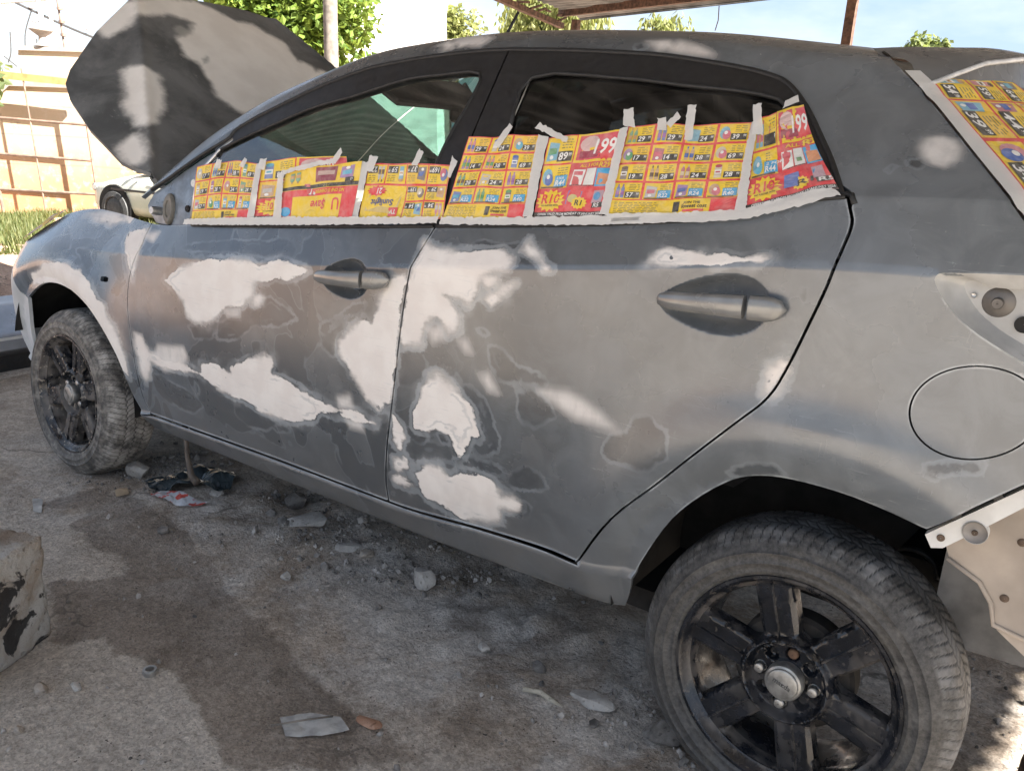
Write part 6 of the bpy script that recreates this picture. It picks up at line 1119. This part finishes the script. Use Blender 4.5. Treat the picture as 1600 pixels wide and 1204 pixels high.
jobs = dict(
 F1=('yellow flyer page of price boxes, leftmost on the front door window', lambda p: grid_page(p, G4[1:]), False),
 F2=('narrow flyer page with a small red starburst, second from left on the front door window', lambda p: promo_page(p), False),
 F3=('upside-down flyer page with big red store name on the front door window', save_page, True),
 F4=('upside-down yellow flyer page with a soap bar, front door window beside the pillar', soap_page, True),
 R1=('yellow price-grid flyer page next to the pillar on the rear door window', lambda p: grid_page(p, [['29', '24', '39'], ['14', '38', '69'], ['28', '24', '28'], ['b22', 'b24', 'b40']]), False),
 R2=('red flyer page with large 199 price in the middle of the rear door window', promo_page, False),
 R3=('widest yellow price-grid flyer page on the rear door window', lambda p: grid_page(p, G4), False),
 R4=('slanting red flyer page at the tapered rear end of the rear door window', promo_page, False))
FLY = {}
for i, (k, (lab, fn, flip)) in enumerate(jobs.items()):
    lift = .0050 if k == 'F3' else 0; f0, W_, H_ = glass_map(D['paper'][k], i*1.7+1)
    f1 = (lambda f0, lift: (lambda u, v, off: f0(u, v, off+lift)))(f0, lift)
    sh_ = tag(sheet(f1, W_, H_, i), lab, 'flyer', GRP); FLY[k] = sh_; pg = Page(f1, W_, H_, flip, i+3); fn(pg); pg.build('print', sh_)
def hmap(u, v, off):
    P_ = hatch(.215+.765*u, .012+.205*v*(1-.15*u)); e = 1e-3; a = hatch(.215+.765*u+e, .012+.205*v)-P_; P2 = hatch(.215+.765*u, .012+.205*v+e); n_ = np.cross(hatch(.215+.765*u+e, .012+.205*v)-hatch(.215+.765*u, .012+.205*v), P2-hatch(.215+.765*u, .012+.205*v)); n_ /= np.linalg.norm(n_, axis=1)[:, None]; n_ = np.where((n_[:, 0] < 0)[:, None], -n_, n_); return P_+n_*(np.asarray(off)+.003+.0015*np.sin(u*13)*np.sin(v*7))[:, None]
hs = tag(sheet(hmap, .33, .25, 9), 'yellow flyer page taped along the hatch window edge below the spoiler', 'flyer', GRP); pg = Page(hmap, .36, .25, False, 21); pg.rect(0, 0, 1, 1, RED, .6)
for j in range(3):
    for i, pr_ in enumerate((('54', '39', '34', '26'), ('59', '44', '22', '99'), ('64', '49', '29', '19'))[j]): pg.cell(i*.25+.006, j*.31+.065, (i+1)*.25-.006, (j+1)*.31+.055, pr_)
pg.build('print', hs)
u = np.linspace(0, 1, 30); V = np.vstack([hmap(u*1.1-.05, np.full(30, -.07), np.full(30, .002)), hmap(u*1.1-.05, np.full(30, .045), np.full(30, .0035))]); mesh('tape_strip', V, [(i, i+1, 31+i, 30+i) for i in range(29)], TAPE, hs)
owner = ['F3', 'R1', 'R3', 'F1', 'F4', 'F3', 'R1', 'R3', 'R4', 'F2', 'F2', 'F1', 'F4', 'F4', 'F4', 'F1', 'R1', 'R2', 'R3', 'R3', 'R3', 'R3', 'R4', 'R4', 'F2']
for i, (tp, ow_) in enumerate(zip(D['tape'], owner)):
    V, T = cdt([(q[0]+.003*(vnoise(q[0]*300, q[1]*300, i)-.5), q[1]+.005*(vnoise(q[0]*300+9, q[1]*300, i)-.5)) for q in dens([tuple(q) for q in tp], .006)], [], .008); x, s_ = V[:, 0], V[:, 1]; P_ = S(x, s_); n_ = fix_n(nrm_at(x, s_), P_, s_); h = .0095 if i < 9 else .0125
    h = h+.0012*np.sin(x*90+i)+(.004*np.clip((s_-.93)/.05, 0, 1) if i > 9 else 0)
    if i < 3: h = np.where(s_ < .725, .0085, h)
    if ow_ in ('F3', 'F2'): h = h+.005
    P_ = P_+n_*h[:, None]; mesh('tape_strip', P_, [tuple(t) for t in T], TAPE, FLY[ow_])

# ================================================================ loose things on the ground
def stone_mat(name, a, b_):
    g = NT(name); p = g.obj(); n = g.noise(p, 30, 6, .65); c = g.mix(g.mr(n, .3, .7), a, b_); c = g.mix(g.math('MULTIPLY', g.mr(g.noise(p, 90, 3), .6, .7), .6), c, tuple(q*.35 for q in a)); return g.set(c, .92, 0, g.bump(g.noise(p, 120, 5, .7), .5, .004), .25)
ST1 = stone_mat('pale_concrete_lump', (.30, .275, .25), (.46, .43, .39)); ST2 = stone_mat('dark_grey_stone', (.10, .09, .08), (.20, .185, .17)); ST3 = stone_mat('buff_stone', (.28, .235, .19), (.40, .345, .29)); ST4 = stone_mat('terracotta_shard', (.30, .16, .10), (.42, .26, .18))
def rock(name, label, x, y, dims, mat, seed, rot=0, cat='stone', group='loose stones on the ground', sink=.18, facet=True):
    r_ = np.random.default_rng(seed); bm = bmesh.new(); bmesh.ops.create_icosphere(bm, subdivisions=3, radius=1); P_ = np.array([tuple(v.co) for v in bm.verts])
    for _ in range(15):
        d = r_.normal(size=3); d /= np.linalg.norm(d); c = .50+.34*r_.random(); h = P_@d; P_ = P_-np.where(h > c, (h-c)*.9, 0)[:, None]*d
    n_ = fbm(P_[:, 0]*2.2+P_[:, 2]*1.3+seed, P_[:, 1]*2.2-P_[:, 2], seed, 4); P_ = P_*(1.0+.30*n_)[:, None]; P_ = P_*np.array(dims)
    for v, q in zip(bm.verts, P_): v.co = q
    me = bpy.data.meshes.new(name); bm.to_mesh(me); bm.free(); me.materials.append(mat); me.polygons.foreach_set('use_smooth', np.ones(len(me.polygons), bool)); me.set_sharp_from_angle(angle=R(16))
    o = link(name, me); o.location = (x, y, float(gz(np.array([x]), np.array([y]))[0])+dims[2]*(1-2*sink)*.9); o.rotation_euler = (0, 0, rot); return tag(o, label, cat, group)
rock('stone', 'biggest pale concrete lump, on the ground under the rear door', -1.03, -.61, (.036, .032, .040), ST1, 1, .3)
rock('stone', 'flat pale slab lying left of the biggest concrete lump', -1.545, -.565, (.075, .05, .018), ST1, 2, .5)
rock('stone', 'white angular chunk between the slab and the biggest lump', -1.33, -.60, (.040, .024, .016), ST1, 3, .9)
rock('stone', 'small buff chunk next to the white angular chunk', -1.265, -.60, (.024, .02, .013), ST3, 4, .2)
rock('stone', 'round pale stone touching the front tyre', -2.28, -.70, (.05, .035, .034), ST1, 5, .4)
rock('stone', 'rounded dark stone in the shade below the front door', -1.70, -.49, (.045, .04, .034), ST2, 6, .1)
rock('stone', 'small white knobbly pebble on the dusty ground below the front door', -1.353, -.825, (.016, .014, .013), ST1, 7)
rock('stone', 'small round pale pebble below the rear end of the rear door', -.725, -.73, (.017, .015, .017), ST1, 8)
rock('stone', 'small grey pebble half-way between the rear tyre and the round pebble', -.575, -.715, (.017, .015, .016), ST2, 9)
rock('stone', 'flat wedge-shaped pale stone in front of the rear tyre', -.41, -.745, (.052, .030, .016), ST1, 10, .25)
rock('stone', 'grey half-brick wedged against the rear tyre', -.235, -.745, (.045, .032, .036), ST2, 11, .8)
rock('stone', 'buff pebble at the foot of the concrete block', -1.385, -1.47, (.020, .016, .013), ST3, 12)
rock('stone', 'small square chip beside the concrete block', -1.335, -1.42, (.014, .012, .010), ST1, 13)
rock('stone', 'pale stone behind the crumpled plastic sheet', -1.94, -.62, (.026, .02, .016), ST1, 14)
rock('stone', 'small pale pebble at the edge of the dark patch near bottom left', -1.30, -1.56, (.012, .010, .008), ST3, 15)
rock('stone', 'reddish terracotta shard in the middle foreground', -.76, -1.095, (.036, .016, .007), ST4, 16, .2, 'shard', None)
# fine rubble, uncountable
r_ = np.random.default_rng(3); V = []; F = []; n0 = 0; cols = []
ico = bmesh.new(); bmesh.ops.create_icosphere(ico, subdivisions=1, radius=1); IV = np.array([tuple(v.co) for v in ico.verts]); IF = [tuple(v.index for v in f.verts) for f in ico.faces]; ico.free()
for i in range(7000):
    z = r_.random()
    if z < .72:
        x, y = r_.uniform(-2.4, .1), -.58+r_.normal()*.13
        if fbm(x*4, y*4, 21, 3) < .48: continue
    elif z < .85: x, y = r_.uniform(-2.6, .9), r_.uniform(-1.9, .4)
    else: x, y = r_.uniform(.1, 1.2), r_.uniform(-.8, .9)
    s_ = .0016+.0060*r_.random()**4+(.012*r_.random()**1.5 if r_.random() < .06 else 0); q = IV*(s_*(.6+.7*r_.random(3)))*(1+.25*r_.normal(size=(len(IV), 1))); a_ = r_.random()*6.28; c, s2 = math.cos(a_), math.sin(a_); q = q@np.array([[c, -s2, 0], [s2, c, 0], [0, 0, 1]]); V.append(q+[x, y, s_*.25]); F += [tuple(k+n0 for k in f) for f in IF]; n0 += len(IV)
V = np.stack(V); cxy = V[:, :, :2].mean(1); V[:, :, 2] += gz(cxy[:, 0], cxy[:, 1])[:, None]; o = mesh('rubble', V.reshape(-1, 3), F, simple('mixed_rubble', (.27, .245, .22), .9, 0, .7, 14), None, False); o['kind'] = 'stuff'; o['label'] = 'fine rubble and grit strewn along the car'
# concrete block at the left edge
def block_mat():
    g = NT('whitewashed_block'); p = g.obj(); n = g.noise(p, 9, 6, .65, .4); sx = g.n('ShaderNodeSeparateXYZ'); g.put(sx.inputs[0], p)
    c = g.mix(g.mr(n, .38, .62), (.50, .48, .445), (.38, .32, .26)); f = g.mr(g.noise(p, 13, 5, .6, .6), .52, .57); m = g.math('MULTIPLY', f, g.mr(sx.outputs[2], .16, .08)); c = g.mix(g.math('MULTIPLY', m, .92), c, (.018, .018, .02)); br_ = g.math('MULTIPLY', g.mr(g.noise(p, 6, 5), .48, .56), g.mr(sx.outputs[0], .10, .04)); c = g.mix(g.math('MULTIPLY', br_, .7), c, (.22, .155, .105)); return g.set(c, .9, 0, g.bump(g.math('ADD', g.noise(p, 45, 6, .75), g.mr(g.voro(p, 38), .25, .08, 0, -.5)), 1.0, .014), .2)
bm = bmesh.new(); bmesh.ops.create_cube(bm, size=1); bmesh.ops.subdivide_edges(bm, edges=bm.edges, cuts=21, use_grid_fill=True); P_ = np.array([tuple(v.co) for v in bm.verts]); e = np.sign(P_)*np.abs(P_*2)**1.0/2; L6 = (np.abs(P_*2)**36).sum(1)**(1/36); P_ = P_/np.maximum(L6, 1e-6)[:, None]*np.abs(P_*2).max(1)[:, None]
nn = fbm(P_[:, 0]*5+P_[:, 2]*3, P_[:, 1]*5-P_[:, 2]*4, 8, 4)-.5; P_ = P_*(1+.05*nn+.09*(fbm(P_[:, 0]*11+P_[:, 2]*7, P_[:, 1]*11-P_[:, 2]*8, 4, 3)-.5))[:, None]; P_ = P_*np.array((.24, .27, .275)); P_[:, 0] *= 1.0
for v, q in zip(bm.verts, P_): v.co = q
me = bpy.data.meshes.new('concrete_block'); bm.to_mesh(me); bm.free(); me.materials.append(block_mat()); me.polygons.foreach_set('use_smooth', np.ones(len(me.polygons), bool)); o = link('concrete_block', me); o.location = (-1.645, -1.515, .128); o.rotation_euler = (0, .03, R(24)); tag(o, 'worn whitewashed concrete block with black smears at the left edge', 'block')
# litter
def crumple(name, label, pts, mat, cat, h, seed, group=None, sub=.012, thick=.0006, lift=.004):
    V, T = cdt(pts, [], sub); z0 = gz(V[:, 0], V[:, 1]); f = np.abs(fbm(V[:, 0]*9, V[:, 1]*9, seed, 2)-.5)*2; g_ = np.abs(fbm(V[:, 0]*24, V[:, 1]*24, seed+5, 1)-.5); P_ = np.c_[V, z0+lift+h*f+h*.4*g_]; o = mesh(name, P_, [tuple(t) for t in T], mat, None, False); m_ = o.modifiers.new('thickness', 'SOLIDIFY'); m_.thickness = thick; return tag(o, label, cat, group)
PLAS = simple('dark_plastic', (.040, .052, .058), .30, 0, .4, 30); CARDB = simple('tan_card', (.34, .25, .16), .85, 0, .15, 30); PAPR = simple('wet_white_paper', (.40, .39, .37), .85, 0, .3, 26)
WRAP = NT('red_white_wrapper'); WRAP.set(WRAP.mix(WRAP.mr(WRAP.noise(WRAP.geo(), 26, 3), .46, .50), (.55, .09, .07), (.55, .57, .60)), .55)
crumple('plastic_sheet', 'crumpled dark plastic sheet behind the front tyre', [(-2.20, -.72), (-2.10, -.76), (-1.98, -.70), (-1.92, -.60), (-1.97, -.52), (-2.10, -.50), (-2.19, -.58)], PLAS, 'plastic sheet', .060, 3)
crumple('wrapper', 'torn red and white wrapper in front of the plastic sheet', [(-2.09, -.77), (-2.02, -.785), (-1.93, -.745), (-1.88, -.70), (-1.93, -.69), (-2.03, -.72)], WRAP.m, 'wrapper', .030, 6)
crumple('card_scrap', 'small tan piece of card on the ground near the front tyre', [(-2.20, -.83), (-2.155, -.85), (-2.13, -.82), (-2.17, -.80)], CARDB, 'card', .012, 8)
crumple('paper_scrap', 'crumpled pale paper scrap in the front middle of the ground', [(-.92, -1.20), (-.86, -1.235), (-.80, -1.19), (-.77, -1.14), (-.82, -1.12), (-.88, -1.15)], PAPR, 'paper', .010, 9, sub=.008, lift=.003)
crumple('paper_scrap', 'thin pale paper strip left of the front tyre', [(-2.36, -1.02), (-2.27, -1.06), (-2.24, -1.05), (-2.33, -1.0)], PAPR, 'paper', .008, 10)
b = MB(); b.tube([(-.90, -1.24, .014), (-.85, -1.18, .018), (-.82, -1.14, .016)], .0022, 6); tag(b.build('twig', WOOD, None, True), 'thin dark twig lying on the pale paper scrap', 'twig')
b = MB(); z = float(gz(np.array([-1.267]), np.array([-1.286]))[0]); b.lathe([(.010, 0), (.015, .0), (.017, .006), (.015, .014), (.010, .014), (.009, .007), (.010, 0)], 24, 'z', (-1.267, -1.286, z)); tag(auto(b.build('metal_ring', CHROME), 40), 'small bright metal ring on the edge of the dark patch', 'ring')
b = MB(); b.tube([(-.56, -.80, .012), (-.52, -.785, .013), (-.45, -.80, .012)], [.006, .007, .005], 6); tag(b.build('wood_splinter', stone_mat('pale_splinter', (.40, .35, .27), (.5, .45, .36)), None, True), 'pale wood splinter below the wedge-shaped stone', 'splinter')
# hanging bracket behind the front tyre, oily plank and pieces behind the rear wheel
b = MB(); b.tube([(-1.93, -.73, .30), (-1.928, -.73, .19), (-1.905, -.735, .13), (-1.875, -.735, .115)], [.008, .007, .011, .013], 8); o = b.build('loose_bracket', simple('rusty_pale_bracket', (.13, .105, .085), .7, .2, .3, 30), car, True)
b = MB(); b.box((.55, .18, .045), (.75, .085, .035), np.array(Matrix.Rotation(R(-14), 3, 'Z')), bev=.004); tag(b.build('plank', NT('oily_varnished_wood').set((.22, .105, .03), .25) if False else simple('oily_varnished_wood', (.24, .115, .035), .28, 0, .6, 16)), 'oily brown plank on the sunlit ground behind the rear tyre', 'plank')
b = MB(); b.tube([(.33, -.42, .006), (.42, -.40, .012), (.55, -.36, .010), (.9, -.30, .008)], .006, 8); tag(b.build('cable', simple('black_cable', (.01, .01, .01), .5), None, True), 'black cable on the ground beside the rear tyre', 'cable')
b = MB(); b.lathe([(.03, 0), (.075, 0), (.085, .02), (.085, .16), (.075, .17), (.03, .17)], 28, 'z', (.47, -.55, .004)); tag(auto(b.build('rusty_tin', RUST), 40), 'rusty brown tin at the bottom right corner', 'tin')
# brake hose loops seen through the rear wheel
b = MB(); q = np.linspace(0, 5.5, 30); b.tube([(.13+.05*math.cos(t), -.45+.02*t/5, .42+.045*math.sin(t)) for t in q], .006, 8); b.build('brake_hose', BLACK, car, True)
